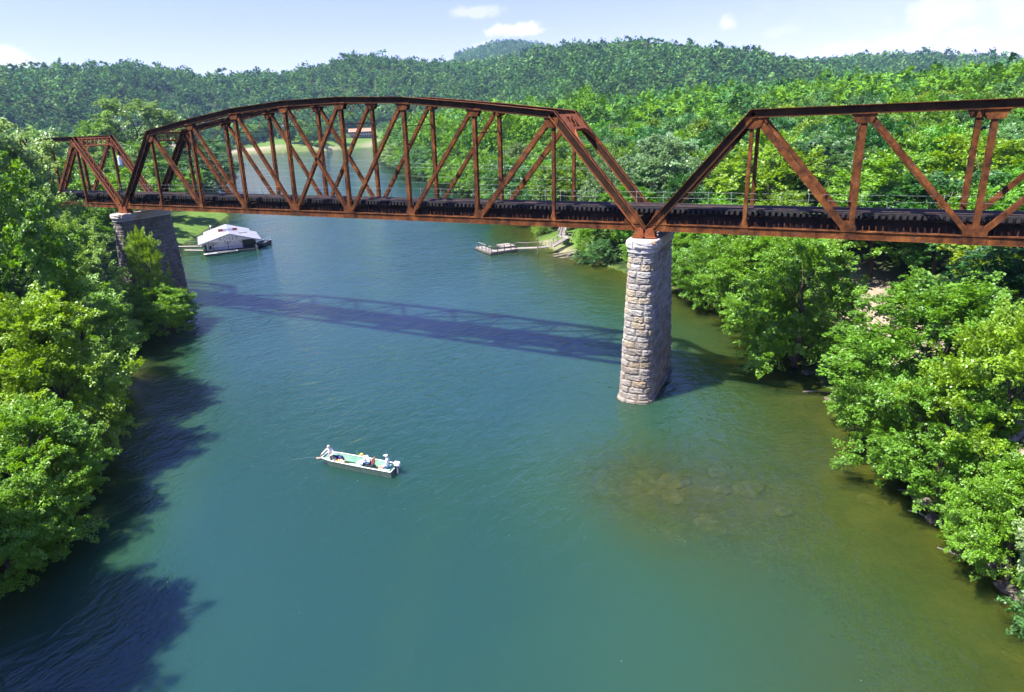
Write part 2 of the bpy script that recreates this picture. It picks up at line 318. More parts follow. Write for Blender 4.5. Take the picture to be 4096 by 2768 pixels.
def lawn(x, y):     # open grass: 1 where no wood stands
    a = np.exp(-(((x + 27) / 7.5) ** 2 + ((y - 59) / 11) ** 2) ** 2)
    b = np.exp(-((pdist(x, y, [(-98, 30), (-112, 45), (-130, 66), (-150, 84)]) / 7.5) ** 4)) * (sdist(x, y) < 22)
    c = np.exp(-((pdist(x, y, [(-64, 104), (-84, 128)]) / 7) ** 4))
    d = ((x < -340) & (x > -540) & (y > 350) & (y < 640) & (np.degrees(np.arctan2(x - CAMP[0], y - CAMP[1])) > -48)) * (1 - sm(40, 62, sdist(x, y)))
    e = np.exp(-(((x - 33) / 14) ** 2 + ((y - 84) / 16) ** 2) ** 2)
    return np.clip(a + b + c + d + e, 0, 1)
sandm = np.clip(1.35 - pdist(X, Y, PATH) / 4.2 + .25 * wob(X, Y, 2.5), 0, 1)
sandm = np.maximum(sandm, np.clip(1 - np.abs(SD - 1.2) / 2.4 + .3 * wob(X, Y, 14), 0, 1) * .75 * (SD > -1) * (((X > -34) & (X < -16) & (Y > 40) & (Y < 60))))
sandm = np.maximum(sandm, ((X < -340) & (Y > 350)) * np.clip(1 - np.abs(SD - 7) / 7 + .6 * wob(X, Y, 45), 0, 1) * (SD > 0))
me = np_mesh("ground", np.stack([X.ravel(), Y.ravel(), Z.ravel()], -1), grid_faces(len(gx), len(gy)), 4,
    {"wood": ('FLOAT', (1 - lawn(X, Y)) * (SD > 0)), "sand": ('FLOAT', sandm), "bed": ('FLOAT', 1 - sm(-.8, .3, SD))}, [ground_material()], True)
ground = bpy.data.objects.new("ground", me); COL.objects.link(ground); tag(ground, kind="structure", label="river banks and wooded hills around the blue green river", cat="ground")

def water_material():
    m = bpy.data.materials.new("river_water"); m.use_nodes = True; nt = m.node_tree; nt.nodes.clear(); out = nt.nodes.new("ShaderNodeOutputMaterial")
    tc = nt.nodes.new("ShaderNodeTexCoord"); at = nt.nodes.new("ShaderNodeAttribute"); at.attribute_name = "depth"
    mp = nt.nodes.new("ShaderNodeMapping"); mp.inputs["Rotation"].default_value = (0, 0, R(-38)); mp.inputs["Scale"].default_value = (1, .62, 1); nt.links.new(tc.outputs["Object"], mp.inputs[0])
    def N(sc, det, rough=.55, src=None, dist=0):
        n = nt.nodes.new("ShaderNodeTexNoise"); n.inputs["Scale"].default_value = sc; n.inputs["Detail"].default_value = det; n.inputs["Roughness"].default_value = rough; n.inputs["Distortion"].default_value = dist
        nt.links.new(src or mp.outputs[0], n.inputs["Vector"]); return n.outputs[0]
    patch = nt.nodes.new("ShaderNodeMapRange"); nt.links.new(N(.06, 3), patch.inputs[0]); patch.inputs[1].default_value = .36; patch.inputs[2].default_value = .64; patch.inputs[3].default_value = .35; patch.inputs[4].default_value = 1.2
    hgt = M('ADD', M('MULTIPLY', M('MULTIPLY', N(1.35, 4, .55, None, .6), patch.outputs[0], nt), .17, nt), M('ADD', M('MULTIPLY', N(.33, 2), .13, nt), M('MULTIPLY', N(4.0, 3), .048, nt), nt), nt)
    bp = nt.nodes.new("ShaderNodeBump"); bp.inputs["Strength"].default_value = 1.0; bp.inputs["Distance"].default_value = 1.0; nt.links.new(hgt, bp.inputs["Height"])
    deep = nt.nodes.new("ShaderNodeValToRGB"); e = deep.color_ramp.elements
    e[0].position = 0; e[0].color = (.040, .045, .009, 1); e[1].position = 1; e[1].color = (.009, .034, .027, 1)
    k = e.new(.22); k.color = (.024, .042, .011, 1); k = e.new(.55); k.color = (.015, .043, .022, 1)
    df = M('DIVIDE', at.outputs["Fac"], 4.2, nt); df = M('ADD', df, M('MULTIPLY', M('SUBTRACT', N(.12, 3), .5, nt), .28, nt), nt); nt.links.new(df, deep.inputs[0])
    body = nt.nodes.new("ShaderNodeSubsurfaceScattering"); body.falloff = "BURLEY"; body.inputs["Scale"].default_value = 1.0; body.inputs["Radius"].default_value = (.8, 1.4, 1.6); nt.links.new(deep.outputs[0], body.inputs["Color"])
    vo = nt.nodes.new("ShaderNodeTexVoronoi"); vo.inputs["Scale"].default_value = 1.5; nt.links.new(tc.outputs["Object"], vo.inputs["Vector"])      # drifting foam flecks
    fl = M('MULTIPLY', M('LESS_THAN', vo.outputs["Distance"], .03, nt), M('GREATER_THAN', N(.16, 3, .6, tc.outputs["Object"]), .56, nt), nt)
    foam = nt.nodes.new("ShaderNodeBsdfDiffuse"); foam.inputs[0].default_value = (.32, .32, .29, 1); bx = nt.nodes.new("ShaderNodeMixShader"); nt.links.new(fl, bx.inputs[0]); nt.links.new(body.outputs[0], bx.inputs[1]); nt.links.new(foam.outputs[0], bx.inputs[2])
    tr = nt.nodes.new("ShaderNodeBsdfTransparent"); tr.inputs[0].default_value = (.72, .74, .42, 1)
    fac = M('POWER', 2.718, M('MULTIPLY', at.outputs["Fac"], -1.1, nt), nt)
    mx = nt.nodes.new("ShaderNodeMixShader"); nt.links.new(fac, mx.inputs[0]); nt.links.new(bx.outputs[0], mx.inputs[1]); nt.links.new(tr.outputs[0], mx.inputs[2])
    gl = nt.nodes.new("ShaderNodeBsdfGlossy"); gl.inputs["Roughness"].default_value = .04; nt.links.new(bp.outputs[0], gl.inputs["Normal"])
    fr = nt.nodes.new("ShaderNodeFresnel"); fr.inputs["IOR"].default_value = 1.48; nt.links.new(bp.outputs[0], fr.inputs["Normal"])
    m2 = nt.nodes.new("ShaderNodeMixShader"); nt.links.new(fr.outputs[0], m2.inputs[0]); nt.links.new(mx.outputs[0], m2.inputs[1]); nt.links.new(gl.outputs[0], m2.inputs[2])
    nt.links.new(m2.outputs[0], out.inputs[0]); return m
wx = axis(-110, 30, 1.2, -800, 60); wy = axis(-60, 80, 1.2, -95, 600)
XW, YW = np.meshgrid(wx, wy, indexing='ij')
me = np_mesh("river", np.stack([XW.ravel(), YW.ravel(), 0 * XW.ravel()], -1), grid_faces(len(wx), len(wy)), 4, {"depth": ('FLOAT', np.maximum(0, -height(XW, YW)))}, [water_material()], True)
river = bpy.data.objects.new("river", me); COL.objects.link(river); tag(river, kind="structure", label="broad blue green river flowing under the rusty bridge", cat="river")

# ------------------------------------------------------------------ truss bridge
ZB, WT = 13.7, 4.742
YC = WT / 2
SX = np.array((0, 1.0, 0))
def fr_(p0, p1):
    p0 = np.asarray(p0, float); p1 = np.asarray(p1, float); t = norm(p1 - p0); return p0, (t, SX, np.cross(t, SX)), np.linalg.norm(p1 - p0)
def lace(mb, o, ax, L, s0, n0, pitch=.55, w=.055, th=.012, start=.3):
    a, b, c = ax; k = int((L - 2 * start) / pitch); o = np.asarray(o, float)
    for i in range(k):
        q0 = o + a * (start + i * pitch) + b * (s0 if i % 2 else -s0) + c * n0; q1 = o + a * (start + (i + 1) * pitch) + b * (-s0 if i % 2 else s0) + c * n0
        mb.bar(q0, q1, w, th, c)
def chord(mb, p0, p1, e0=0, e1=0):
    o, ax, L = fr_(p0, p1); r = (-e0, L + e1)
    mb.lbox(o, ax, r, (-.41, .41), (.265, .295))
    for s in (-1, 1):
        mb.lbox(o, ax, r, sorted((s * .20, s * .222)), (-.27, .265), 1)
        mb.lbox(o, ax, r, sorted((s * .222, s * .325)), (-.27, -.245))
        mb.lbox(o, ax, r, sorted((s * .222, s * .30)), (.235, .265))
    lace(mb, o, ax, L, .19, -.262, .6)
def bchord(mb, p0, p1):
    o, ax, L = fr_(p0, p1)
    for s in (-1, 1):
        mb.lbox(o, ax, (0, L), sorted((s * .20, s * .222)), (-.24, .24))
        for n in (-1, 1): mb.lbox(o, ax, (0, L), sorted((s * .10, s * .29)), sorted((n * .24, n * .262)))
    lace(mb, o, ax, L, .17, .272, .45); lace(mb, o, ax, L, .17, -.272, .45)
def web(mb, p0, p1, w=.28, d=.34, lc=True, trim=(.2, .25)):
    o, ax, L = fr_(p0, p1); r = (trim[0], L - trim[1])
    for s in (-1, 1):
        mb.lbox(o, ax, r, sorted((s * (d / 2 - .016), s * d / 2)), (-w / 2, w / 2))
        for n in (-1, 1): mb.lbox(o, ax, r, sorted((s * (d / 2 - .1), s * (d / 2 - .016))), sorted((n * w / 2, n * (w / 2 - .016))))
    if lc:
        for n in (-1, 1): lace(mb, o, ax, L, d / 2 - .05, n * (w / 2 + .008), .42, .06, .012, .5)
        for q in (r[0] + .1, r[1] - .5):
            for n in (-1, 1): mb.lbox(o, ax, (q, q + .4), (-d / 2 + .02, d / 2 - .02), sorted((n * (w / 2 + .002), n * (w / 2 + .014))))
def gusset(mb, x, y, z, poly):
    for s in (-1, 1): mb.prism(poly, (x, y, z), ((1, 0, 0), (0, 0, 1), (0, 1, 0)), *sorted((s * .232, s * .248)))
    for px, pz in [(a, b) for a in np.arange(min(q[0] for q in poly) + .09, max(q[0] for q in poly), .14) for b in np.arange(min(q[1] for q in poly) + .09, max(q[1] for q in poly), .14)]:
        n = len(poly); ins = False
        for i in range(n):
            (x0, z0), (x1, z1) = poly[i], poly[(i + 1) % n]
            if (z0 > pz) != (z1 > pz) and px < (x1 - x0) * (pz - z0) / (z1 - z0) + x0: ins = not ins
        if ins: mb.box((x + px, y - .252, z + pz), (.035, .012, .035))
def portal(mb, pa, pb, plate):
    # pa: hip joint, pb: foot joint on near truss; brace lies in the plane of the two end posts
    pa = np.asarray(pa, float); t = norm(np.asarray(pb, float) - pa); o = pa; n = np.cross(t, SX); n = n if n[2] > 0 else -n
    y0, y1 = .2, WT - .2; ax = (SX, t, n)
    if plate:
        c0, c1, dep = 1.55, WT - 1.55, 1.75
        P = []
        for s, ya, yb in ((1, y0, c0), (-1, y1, c1)):
            pts = [(ya, .15), (yb, .15), (yb, dep)]
            for k in range(1, 9):
                th = k / 8 * math.pi / 2; pts.append((yb + (ya - yb) * math.sin(th) ** 1.0, dep + (1 - math.cos(th)) * 1.75))
            mb.prism(pts, o, ax, .20, .225)
        mb.lbox(o, ax, (c0, c1), (.15, .42), (.20, .225)); mb.lbox(o, ax, (c0, c1), (dep - .3, dep), (.20, .225)); mb.lbox(o, ax, (c0 - .3, c1 + .3), (dep - .05, dep + .03), (.05, .38))
        for k in range(8):
            for s, ya, yb in ((1, y0, c0), (-1, y1, c1)):
                q = []
                for th in (k / 8 * math.pi / 2, (k + 1) / 8 * math.pi / 2): q.append(o + SX * (yb + (ya - yb) * math.sin(th)) + t * (dep + (1 - math.cos(th)) * 1.75) + n * .21)
                mb.bar(q[0], q[1], .3, .02, np.cross(q[1] - q[0], n))
        m = (c0 + c1) / 2
        for a, b in ((c0, m), (m, c1), (m, c0), (c1, m)): mb.bar(o + SX * a + t * .42 + n * .21, o + SX * b + t * (dep - .3) + n * .21, .07, .03, n)
    else:
        for d in (.18, 1.35): mb.bar(o + SX * y0 + t * d + n * .2, o + SX * y1 + t * d + n * .2, .14, .12, n)
        k = 8
        for i in range(k):
            ya, yb = y0 + (y1 - y0) * i / k, y0 + (y1 - y0) * (i + 1) / k
            mb.bar(o + SX * ya + t * .2 + n * .2, o + SX * yb + t * 1.33 + n * .2, .06, .03, n); mb.bar(o + SX * yb + t * .2 + n * .23, o + SX * ya + t * 1.33 + n * .23, .06, .03, n)
        for ya, yb in ((y0, y0 + 1.3), (y1, y1 - 1.3)):
            prev = None
            for j in range(7):
                th = j / 6 * math.pi / 2; q = o + SX * (yb + (ya - yb) * math.sin(th)) + t * (1.35 + (1 - math.cos(th)) * 1.3) + n * .2
                if prev is not None: mb.bar(prev, q, .16, .06, n)
                prev = q
def truss_span(x0, pitch, hts, label, diags, plates, detail=True):
    n = len(hts) - 1
    root = thing("truss_span", label, "bridge span", (x0, 0, ZB), 0, "rusty truss spans of the railway bridge")
    L = lambda i, y: (i * pitch, y, 0); U = lambda i, y: (i * pitch, y, hts[i])
    for y in (0, WT):
        mb = MB()
        for i in range(n):
            bchord(mb, L(i, y), L(i + 1, y))
            for k in range(16):                                  # added studs on the inner edge, standing in for sunlit stripes between ties
                if y == 0 and (k * 7 + i * 3) % 16 not in (0, 1, 9, 15): mb.box((i * pitch + pitch * (k + .8) / 17.4, .33, .40), (.035, .05, .34))
        mb.build("bottom_chord", RUST, root)
        mb = MB()
        for i in range(1, n - 1): chord(mb, U(i, y), U(i + 1, y), *[.08 if (j in (1, n - 1) or abs(hts[j + 1] - 2 * hts[j] + hts[j - 1]) > 1e-6) else 0 for j in (i, i + 1)])
        mb.build("top_chord", [RUST, SHADEWEB], root)
        for a, b in ((0, 1), (n, n - 1)):
            mb = MB(); chord(mb, L(a, y), U(b, y), .25, .12); mb.build("end_post", [RUST if a == 0 else RUSTR, SHADEWEB], root)
        for i in range(1, n):
            mb = MB(); web(mb, L(i, y), U(i, y), .24 if i in (1, n - 1) else .32, .30 if i in (1, n - 1) else .36); mb.build("vertical_post", RUST, root)
        for a, b in diags:          # a: upper joint, b: lower joint
            mb = MB(); w = .40 if abs(a - n / 2) > n / 2 - 1.5 else .30
            web(mb, L(b, y), U(a, y), w, .36 if w < .35 else .40, True, (.55, .5)); mb.build("diagonal_brace", RUST, root)
        for i in range(n + 1):
            mb = MB(); m2 = MB()
            if i in (0, n):
                s = 1 if i == 0 else -1
                gusset(mb, i * pitch, y, 0, [(-.3 * s, -.3), (1.15 * s, -.27), (1.2 * s, .3), (.95 * s, 1.25), (.42 * s, 1.25), (-.12 * s, .35)])
            elif i in (1, n - 1):
                gusset(mb, i * pitch, y, 0, [(-.28, -.262), (.28, -.262), (.26, .35), (.13, .8), (-.13, .8), (-.26, .35)])
                gusset(m2, i * pitch, y, hts[i], [(-.55, -.2), (.75, -.2), (.55, -.85), (.2, -1.0), (-.3, -.95)] if i == 1 else [(.55, -.2), (-.75, -.2), (-.55, -.85), (-.2, -1.0), (.3, -.95)])
            else:
                lo = [b for a, b in diags if b == i]; w0 = .62 if any(a < i for a, b in diags if b == i) else .26; w1 = .62 if any(a > i for a, b in diags if b == i) else .26
                gusset(mb, i * pitch, y, 0, [(-w0, -.275), (w1, -.275), (w1, .5), (w1 * .6, .92), (-w0 * .6, .92), (-w0, .5)])
                gusset(m2, i * pitch, y, hts[i], [(-.68, -.2), (.68, -.2), (.4, -.82), (-.4, -.82)])
            mb.build("gusset_plate", RUST, root)
            if m2.v: m2.build("gusset_plate", RUST, root)
        for i in (0, n):
            mb = MB(); x = i * pitch
            mb.prism([(-.42, -.72), (.42, -.72), (.3, -.2), (.12, -.05), (-.12, -.05), (-.3, -.2)], (x, y, 0), ((1, 0, 0), (0, 0, 1), (0, 1, 0)), -.36, .36)
            mb.box((x, y, -.76), (1.0, .95, .08))
            for k in range(-2, 3): mb.tube([(x + k * .15, y - .4, -.84 + .02), (x + k * .15, y + .4, -.82)], .045, 6)
            mb.build("bearing_shoe", RUSTR, root)
    for k, (a, b) in enumerate(((1, 0), (n - 1, n))):
        mb = MB(); portal(mb, U(a, 0), L(b, 0), plates[k]); mb.build("portal_brace", RUSTR if k else RUST, root)
    for i in range(1, n):          # transverse bracing between the trusses
        h = hts[i]; mb = MB(); x = i * pitch
        for dz in (.2, -.15): mb.bar((x, .2, h + dz), (x, WT - .2, h + dz), .22, .05)
        for k in range(6):
            ya, yb = .2 + (WT - .4) * k / 6, .2 + (WT - .4) * (k + 1) / 6
            mb.bar((x, ya, h - .13 if k % 2 else h + .18), (x, yb, h + .18 if k % 2 else h - .13), .05, .03)
        if 1 < i < n - 1 and h > 8.3:
            d = 2.15
            mb.bar((x, .1, h - d), (x, WT - .1, h - d), .09, .07)
            for ya, yb in ((.15, YC), (YC, WT - .15)):
                mb.bar((x, ya, h - .2), (x, yb, h - d), .035, .035); mb.bar((x + .03, yb, h - .2), (x + .03, ya, h - d), .035, .035)
        mb.build("sway_brace", RUST, root)
    mb = MB()
    for i in range(1, n - 1):
        mb.bar((i * pitch, .2, hts[i] + .1), ((i + 1) * pitch, WT - .2, hts[i + 1] + .1), .1, .05); mb.bar((i * pitch, WT - .2, hts[i] + .04), ((i + 1) * pitch, .2, hts[i + 1] + .04), .1, .05)
    mb.build("top_lateral_brace", RUST, root)
    mb = MB()
    for i in range(n): mb.bar((i * pitch, .2, -.3), ((i + 1) * pitch, WT - .2, -.3), .1, .05); mb.bar((i * pitch, WT - .2, -.36), ((i + 1) * pitch, .2, -.36), .1, .05)
    mb.build("bottom_lateral_brace", RUSTD, root)
    for i in range(n + 1):
        mb = MB(); x = i * pitch + (.18 if i == 0 else -.18 if i == n else 0)
        mb.box((x, YC, .22), (.03, WT - .5, .98)); mb.box((x, YC, .72), (.34, WT - .5, .03)); mb.box((x, YC, -.28), (.34, WT - .5, .03)); mb.build("floor_beam", RUSTD, root)
    for y in (YC - .95, YC + .95):
        mb = MB()
        for i in range(n):
            xa, xb = i * pitch + .2, (i + 1) * pitch - .2
            mb.lbox((0, y, 0), ((1, 0, 0), (0, 1, 0), (0, 0, 1)), (xa, xb), (-.01, .01), (-.08, .80))
            for z in (-.09, .81): mb.lbox((0, y, 0), ((1, 0, 0), (0, 1, 0), (0, 0, 1)), (xa, xb), (-.16, .16), (z - .012, z + .012))
            for k in range(1, 6): mb.box((xa + (xb - xa) * k / 6, y, .36), (.02, .22, .84))
        mb.build("stringer", RUSTD, root)
    return root
H9 = [0, 8.47, 9.43, 10.25, 10.63, 10.63, 10.25, 9.43, 8.47, 0]
truss_span(-63, 7.0, H9, "tall arched centre span of rusty trusses crossing between both stone piers", [(1, 2), (2, 3), (3, 4), (4, 5), (5, 4), (6, 5), (7, 6), (8, 7)], (False, True))
truss_span(.816, 6.506, [0] + [7.95] * 5 + [0], "flat topped rusty span to the right of the light coloured pier", [(1, 2), (2, 3), (4, 3), (5, 4)], (True, True))
truss_span(-63.816 - 8 * 7.06, 7.06, [0] + [8.17] * 7 + [0], "flat topped rusty span running into the trees behind the left pier", [(1, 2), (2, 3), (3, 4), (5, 4), (6, 5), (7, 6)], (False, False))

# ------------------------------------------------------------------ track and cable fence on the deck
XA, XB = -120.2, 39.8
track = thing("railway_track", "dark steel rails on creosoted ties along the bridge deck", "railway track", (0, 0, ZB))
for y in (YC - .76, YC + .76):
    mb = MB(); A = ((1, 0, 0), (0, 1, 0), (0, 0, 1))
    mb.lbox((0, y, 1.215), A, (XA, XB), (-.07, .07), (0, .02)); mb.lbox((0, y, 1.215), A, (XA, XB), (-.012, .012), (.02, .13)); mb.lbox((0, y, 1.215), A, (XA, XB), (-.037, .037), (.13, .175)); mb.build("rail", RAIL, track)
for y in (YC - .52, YC + .52):
    mb = MB(); mb.lbox((0, y, 1.215), A, (XA, XB), (-.06, .06), (0, .02)); mb.lbox((0, y, 1.215), A, (XA, XB), (-.03, .03), (.02, .12)); mb.build("guard_rail", RAIL, track)
for y in (YC - 1.25, YC + 1.25):
    mb = MB(); mb.lbox((0, y, 1.216), A, (XA, XB), (-.09, .09), (0, .11)); mb.build("guard_timber", TIMBER, track)
rng = random.Random(4)
tx = [XA + .3 + i * .385 for i in range(int((XB - XA - .5) / .385))]
near = set(sorted(range(len(tx)), key=lambda i: abs(tx[i] - 1))[:100])
mb = MB(); mb.box((0, 0, 1.075), (.21, 2.75, .27)); tie0 = bevel(mb.build("tie", TIMBER, track), .012, 1)
first = True; rest = MB()
for i, x in enumerate(tx):
    dy = rng.uniform(-.06, .06)
    if i in near:
        t = tie0 if first else tie0.copy()
        if not first: COL.objects.link(t)
        t.parent = track; t.location = (x + rng.uniform(-.02, .02), YC + dy, rng.uniform(-.006, .0)); t.rotation_euler = (0, 0, rng.uniform(-.012, .012)); first = False
    else: rest.box((x, YC + dy, 1.075), (.21, 2.75, .27))
tag(rest.build("ties", TIMBER, track), kind="stuff")
fence = thing("cable_fence", "thin galvanised post and cable fence along far side of the tracks", "fence", (0, 0, ZB))
px = [-70, -66.5, -64.2, -61.9, -60, -57.9, -55.9, -53.8, -48.5, -44, -38.6, -33, -29.5, -26, -22.5, -20.2, -18.3, -16.7, -14.4, -12.8, -11.2, -9.4, -8, -6.3, -4.9, -3.2, -1.4, .8, 4.2, 5.9, 9.4, 11.1, 14.5, 16.0, 19.2, 21, 24, 27.5, 31]
FY = 4.18
mb = MB(); mb.bar((0, FY, .9), (0, FY, 2.22), .034, .034, (0, 1, 0)); post0 = mb.build("post", GALV, fence)
for i, x in enumerate(px):
    q = post0 if i == 0 else post0.copy()
    if i: COL.objects.link(q)
    q.parent = fence; q.location = (x, 0, rng.uniform(-.05, .03)); q.rotation_euler = (rng.uniform(-.02, .02), rng.uniform(-.03, .03), 0)
for z in (1.72, 2.16):
    mb = MB(); pts = []
    for a, b in zip(px[:-1], px[1:]):
        for k in range(3): t = k / 3; pts.append((a + (b - a) * t, FY - .03, z - .16 * t * (1 - t)))
    mb.tube(pts, .006, 4); mb.build("cable", GALV, fence)

# ------------------------------------------------------------------ masonry piers
def pier_outline(f, n=120):
    # closed outline at height fraction f (0 base, 1 top), as points with a parameter along the edge
    a = 1.28 - .32 * f; y0 = -.55 - .35 * (1 - f); nose = .95 + .35 * (1 - f); y1 = 4.95 + .6 * (1 - f); tail = .75
    seg = []
    for k in range(25):
        th = math.pi * (k / 24); cx = math.cos(th); sx = math.sin(th)
        seg.append((a * math.copysign(abs(cx) ** .72, cx), y0 - nose * sx ** .72))
    for k in range(1, 24): seg.append((-a, y0 + (y1 - y0) * k / 24))
    for k in range(17):
        th = math.pi * (k / 16); cx = -math.cos(th); sx = math.sin(th); seg.append((a * math.copysign(abs(cx) ** .6, cx), y1 + tail * sx ** .6))
    for k in range(1, 24): seg.append((a, y1 + (y0 - y1) * k / 24))
    P = np.array(seg); Q = np.roll(P, -1, 0); d = np.hypot(*(Q - P).T); cum = np.concatenate([[0], np.cumsum(d)])
    def at(u):
        u = (u % 1) * cum[-1]; i = min(np.searchsorted(cum, u, 'right') - 1, len(P) - 1); t = (u - cum[i]) / d[i]; q = P[i] + (Q[i] - P[i]) * t
        tn = (Q[i] - P[i]) / d[i]; return q, np.array((-tn[1], tn[0]))
    return at, cum[-1], P
def make_pier(x, label, seed, mats):
    root = thing("stone_pier", label, "bridge pier", (x, 0, 0), 0, "stone piers of the railway bridge"); rg = np.random.default_rng(seed)
    ZT = 11.9; mb = MB(); core = MB()
    def course(mb, z0, z1, f0, f1, out, bl, rough, mi=None):
        at0, per, _ = pier_outline(f0); at1, _, _ = pier_outline(f1)
        u = rg.uniform(0, .05); end = u + 1
        while u < end - 1e-6:
            w = min(rg.uniform(*bl) / per, end - u)
            if end - u - w < .35 / per: w = end - u
            nu, nv = 9, 7; vs = []; bul = rg.uniform(.4, 1.25); tilt = rg.uniform(-.03, .03)
            jit = rg.normal(0, 1, (nu, nv)) * rough
            for i in range(nu):
                for j in range(nv):
                    fu, fv = i / (nu - 1), j / (nv - 1); g = .012 / per
                    uu = u + g + (w - 2 * g) * fu; a0, n0 = at0(uu); a1, n1 = at1(uu); q = a0 + (a1 - a0) * fv; n = n0
                    e = (1 - abs(2 * fu - 1) ** 9) * (1 - abs(2 * fv - 1) ** 7)
                    o = out + e * (.07 * bul + jit[i, j] * .9 + tilt * (2 * fu - 1)) - (1 - e) * .018
                    zz = z0 + .01 + (z1 - z0 - .02) * fv
                    vs.append((*(q + n * o), zz))
            fs = [(i * nv + j, (i + 1) * nv + j, (i + 1) * nv + j + 1, i * nv + j + 1) for i in range(nu - 1) for j in range(nv - 1)]
            # return edges into the joint
            b = len(vs); ring = [(i, 0) for i in range(nu)] + [(nu - 1, j) for j in range(1, nv)] + [(i, nv - 1) for i in range(nu - 2, -1, -1)] + [(0, j) for j in range(nv - 2, 0, -1)]
            for i, j in ring:
                fu, fv = i / (nu - 1), j / (nv - 1); uu = u + w * fu; a0, n0 = at0(uu); a1, _ = at1(uu); q = a0 + (a1 - a0) * fv; vs.append((*(q - n0 * .12), z0 + (z1 - z0) * fv))
            for k in range(len(ring)):
                k2 = (k + 1) % len(ring); fs.append((ring[k][0] * nv + ring[k][1], ring[k2][0] * nv + ring[k2][1], b + k2, b + k))
            mb.add(vs, fs, int(rg.choice(3, p=(.5, .25, .25))) if mi is None else mi); u += w
    z = -3.2; nC = int((ZT + .0) / .5); zs = [-3.2 + .5 * k for k in range(7)]
    zz = -.3
    while zz < ZT - .05:
        h = rg.uniform(.44, .58); z1 = min(zz + h, ZT)
        if ZT - z1 < .3: z1 = ZT
        course(mb, zz, z1, max(0, zz) / ZT, max(0, z1) / ZT, 0.0 + (.12 if zz < .2 else 0), (.7, 1.35), .022); zz = z1
    mb.build("masonry_shaft", mats, root)
    _, _, P0 = pier_outline(0); _, _, P1 = pier_outline(1); n = len(P0)
    core.add([(*(q * .965), -5.0) for q in P0] + [(*(q * .965), ZT + .4) for q in P1], [(i, (i + 1) % n, n + (i + 1) % n, n + i) for i in range(n)] + [tuple(range(n, 2 * n))]); core.build("mortar_core", MORTAR, root)
    mb = MB(); course(mb, ZT, ZT + .36, 1, 1, .10, (1.2, 1.9), .008, 0); mb.build("ledge_course", STONEW, root)
    mb = MB(); course(mb, ZT + .36, 12.86, 1, 1, .20, (1.6, 2.6), .025, 0)
    mb.add([(*(q + norm(q) * .16), 12.84) for q in P1], [tuple(range(n))]); mb.build("coping", STONEW, root)
    return root
make_pier(.41, "pale rough stone pier standing in open water under the span joint", 5, STONES)
make_pier(-63.41, "shadowed stone pier beside the left bank trees", 9, [stone_mat("shaded_weathered_limestone", .62, 0), stone_mat("shaded_warm_limestone", .6, .6), stone_mat("shaded_grey_limestone", .5, .1)])  # darker weathered stone, with the pier's shade also put into its colour

# ------------------------------------------------------------------ floating boathouse, its gangways and moored boats
def jon_hull(L, Wd, H, col_out, col_in, parent, seats, rake=.9):
    # open flat-bottomed hull, x from bow (0) to stern (L)
    xs = [0, .35, rake, L * .5, L]
    hw = [Wd * .36, Wd * .42, Wd * .48, Wd * .5, Wd * .47]; bw = [Wd * .30, Wd * .35, Wd * .40, Wd * .42, Wd * .40]
    zb = [H * .78, H * .40, -.10, -.12, -.10]; zt = [H * 1.06, H * 1.03, H, H, H * .97]
    mo = MB(); mi = MB()
    def shell(mb, ins, flip):
        vs = []
        for x, a, b, z0, z1 in zip(xs, hw, bw, zb, zt):
            q = min(max(x, ins), L - ins); b_ = b - ins; a_ = a - ins; zz = z0 + (.04 if ins else 0)
            vs += [(q, -a_, z1), (q, -b_, zz), (q, b_, zz), (q, a_, z1)]
        fs = []
        for i in range(len(xs) - 1):
            for k in range(3): fs.append((i * 4 + k, i * 4 + k + 1, i * 4 + 4 + k + 1, i * 4 + 4 + k))
        e = (len(xs) - 1) * 4; fs += [(0, 3, 2, 1), (e, e + 1, e + 2, e + 3)]
        mb.add(vs, fs)
    shell(mo, 0, False); hull = mo.build("hull", col_out, parent)
    shell(mi, .03, True); mi.build("inside_skin", col_in, parent)
    g = MB()
    for s in (-1, 1):
        for i in range(len(xs) - 1): g.bar((xs[i], s * (hw[i] - .015), zt[i] + .012), (xs[i + 1], s * (hw[i + 1] - .015), zt[i + 1] + .012), .075, .035)
    g.bar((L - .02, -hw[-1], zt[-1] + .012), (L - .02, hw[-1], zt[-1] + .012), .06, .035); g.bar((.02, -hw[0], zt[0] + .012), (.02, hw[0], zt[0] + .012), .06, .035)
    g.build("gunwale", GUN, parent)
    for x, w, h in seats:
        b = MB(); b.box((x, 0, h / 2), (w, Wd * .84, h)); bevel(b.build("bench", col_in, parent), .015)
    d = MB(); d.lbox((0, 0, 0), ((1, 0, 0), (0, 1, 0), (0, 0, 1)), (.06, .62), (-Wd * .35, Wd * .35), (H * .82, H * .86)); d.build("bow_deck", col_in, parent)
    return hull
GUN = noise_mat("worn_pale_gunwale", [(.3, (.35, .38, .33)), (.6, (.55, .56, .48))], 5, 5, .6)
GREENIN = noise_mat("pale_green_boat_paint", [(.3, (.14, .29, .21)), (.55, (.20, .37, .27)), (.75, (.36, .42, .30))], 2.2, 6, .7, second=(3.5, .6, .72, (.42, .40, .28), .7))
GREENOUT = noise_mat("dark_green_hull", [(.3, (.03, .06, .045)), (.7, (.07, .11, .09))], 4, 5, .6)
BH = (-86.0, 32.8, 0); BR = math.atan2(.785, .62)
house = thing("boathouse", "white gabled floating boathouse with pale tin roof by left bank", "boathouse", BH, BR)
FLOATM = noise_mat("dark_wet_float", [(.3, (.025, .03, .03)), (.7, (.06, .065, .06))], 2, 5, .8)
mb = MB(); mb.box((.9, 5.2, .16), (9.0, 13.0, .44)); mb.build("float_deck", FLOATM, house)
mb = MB()
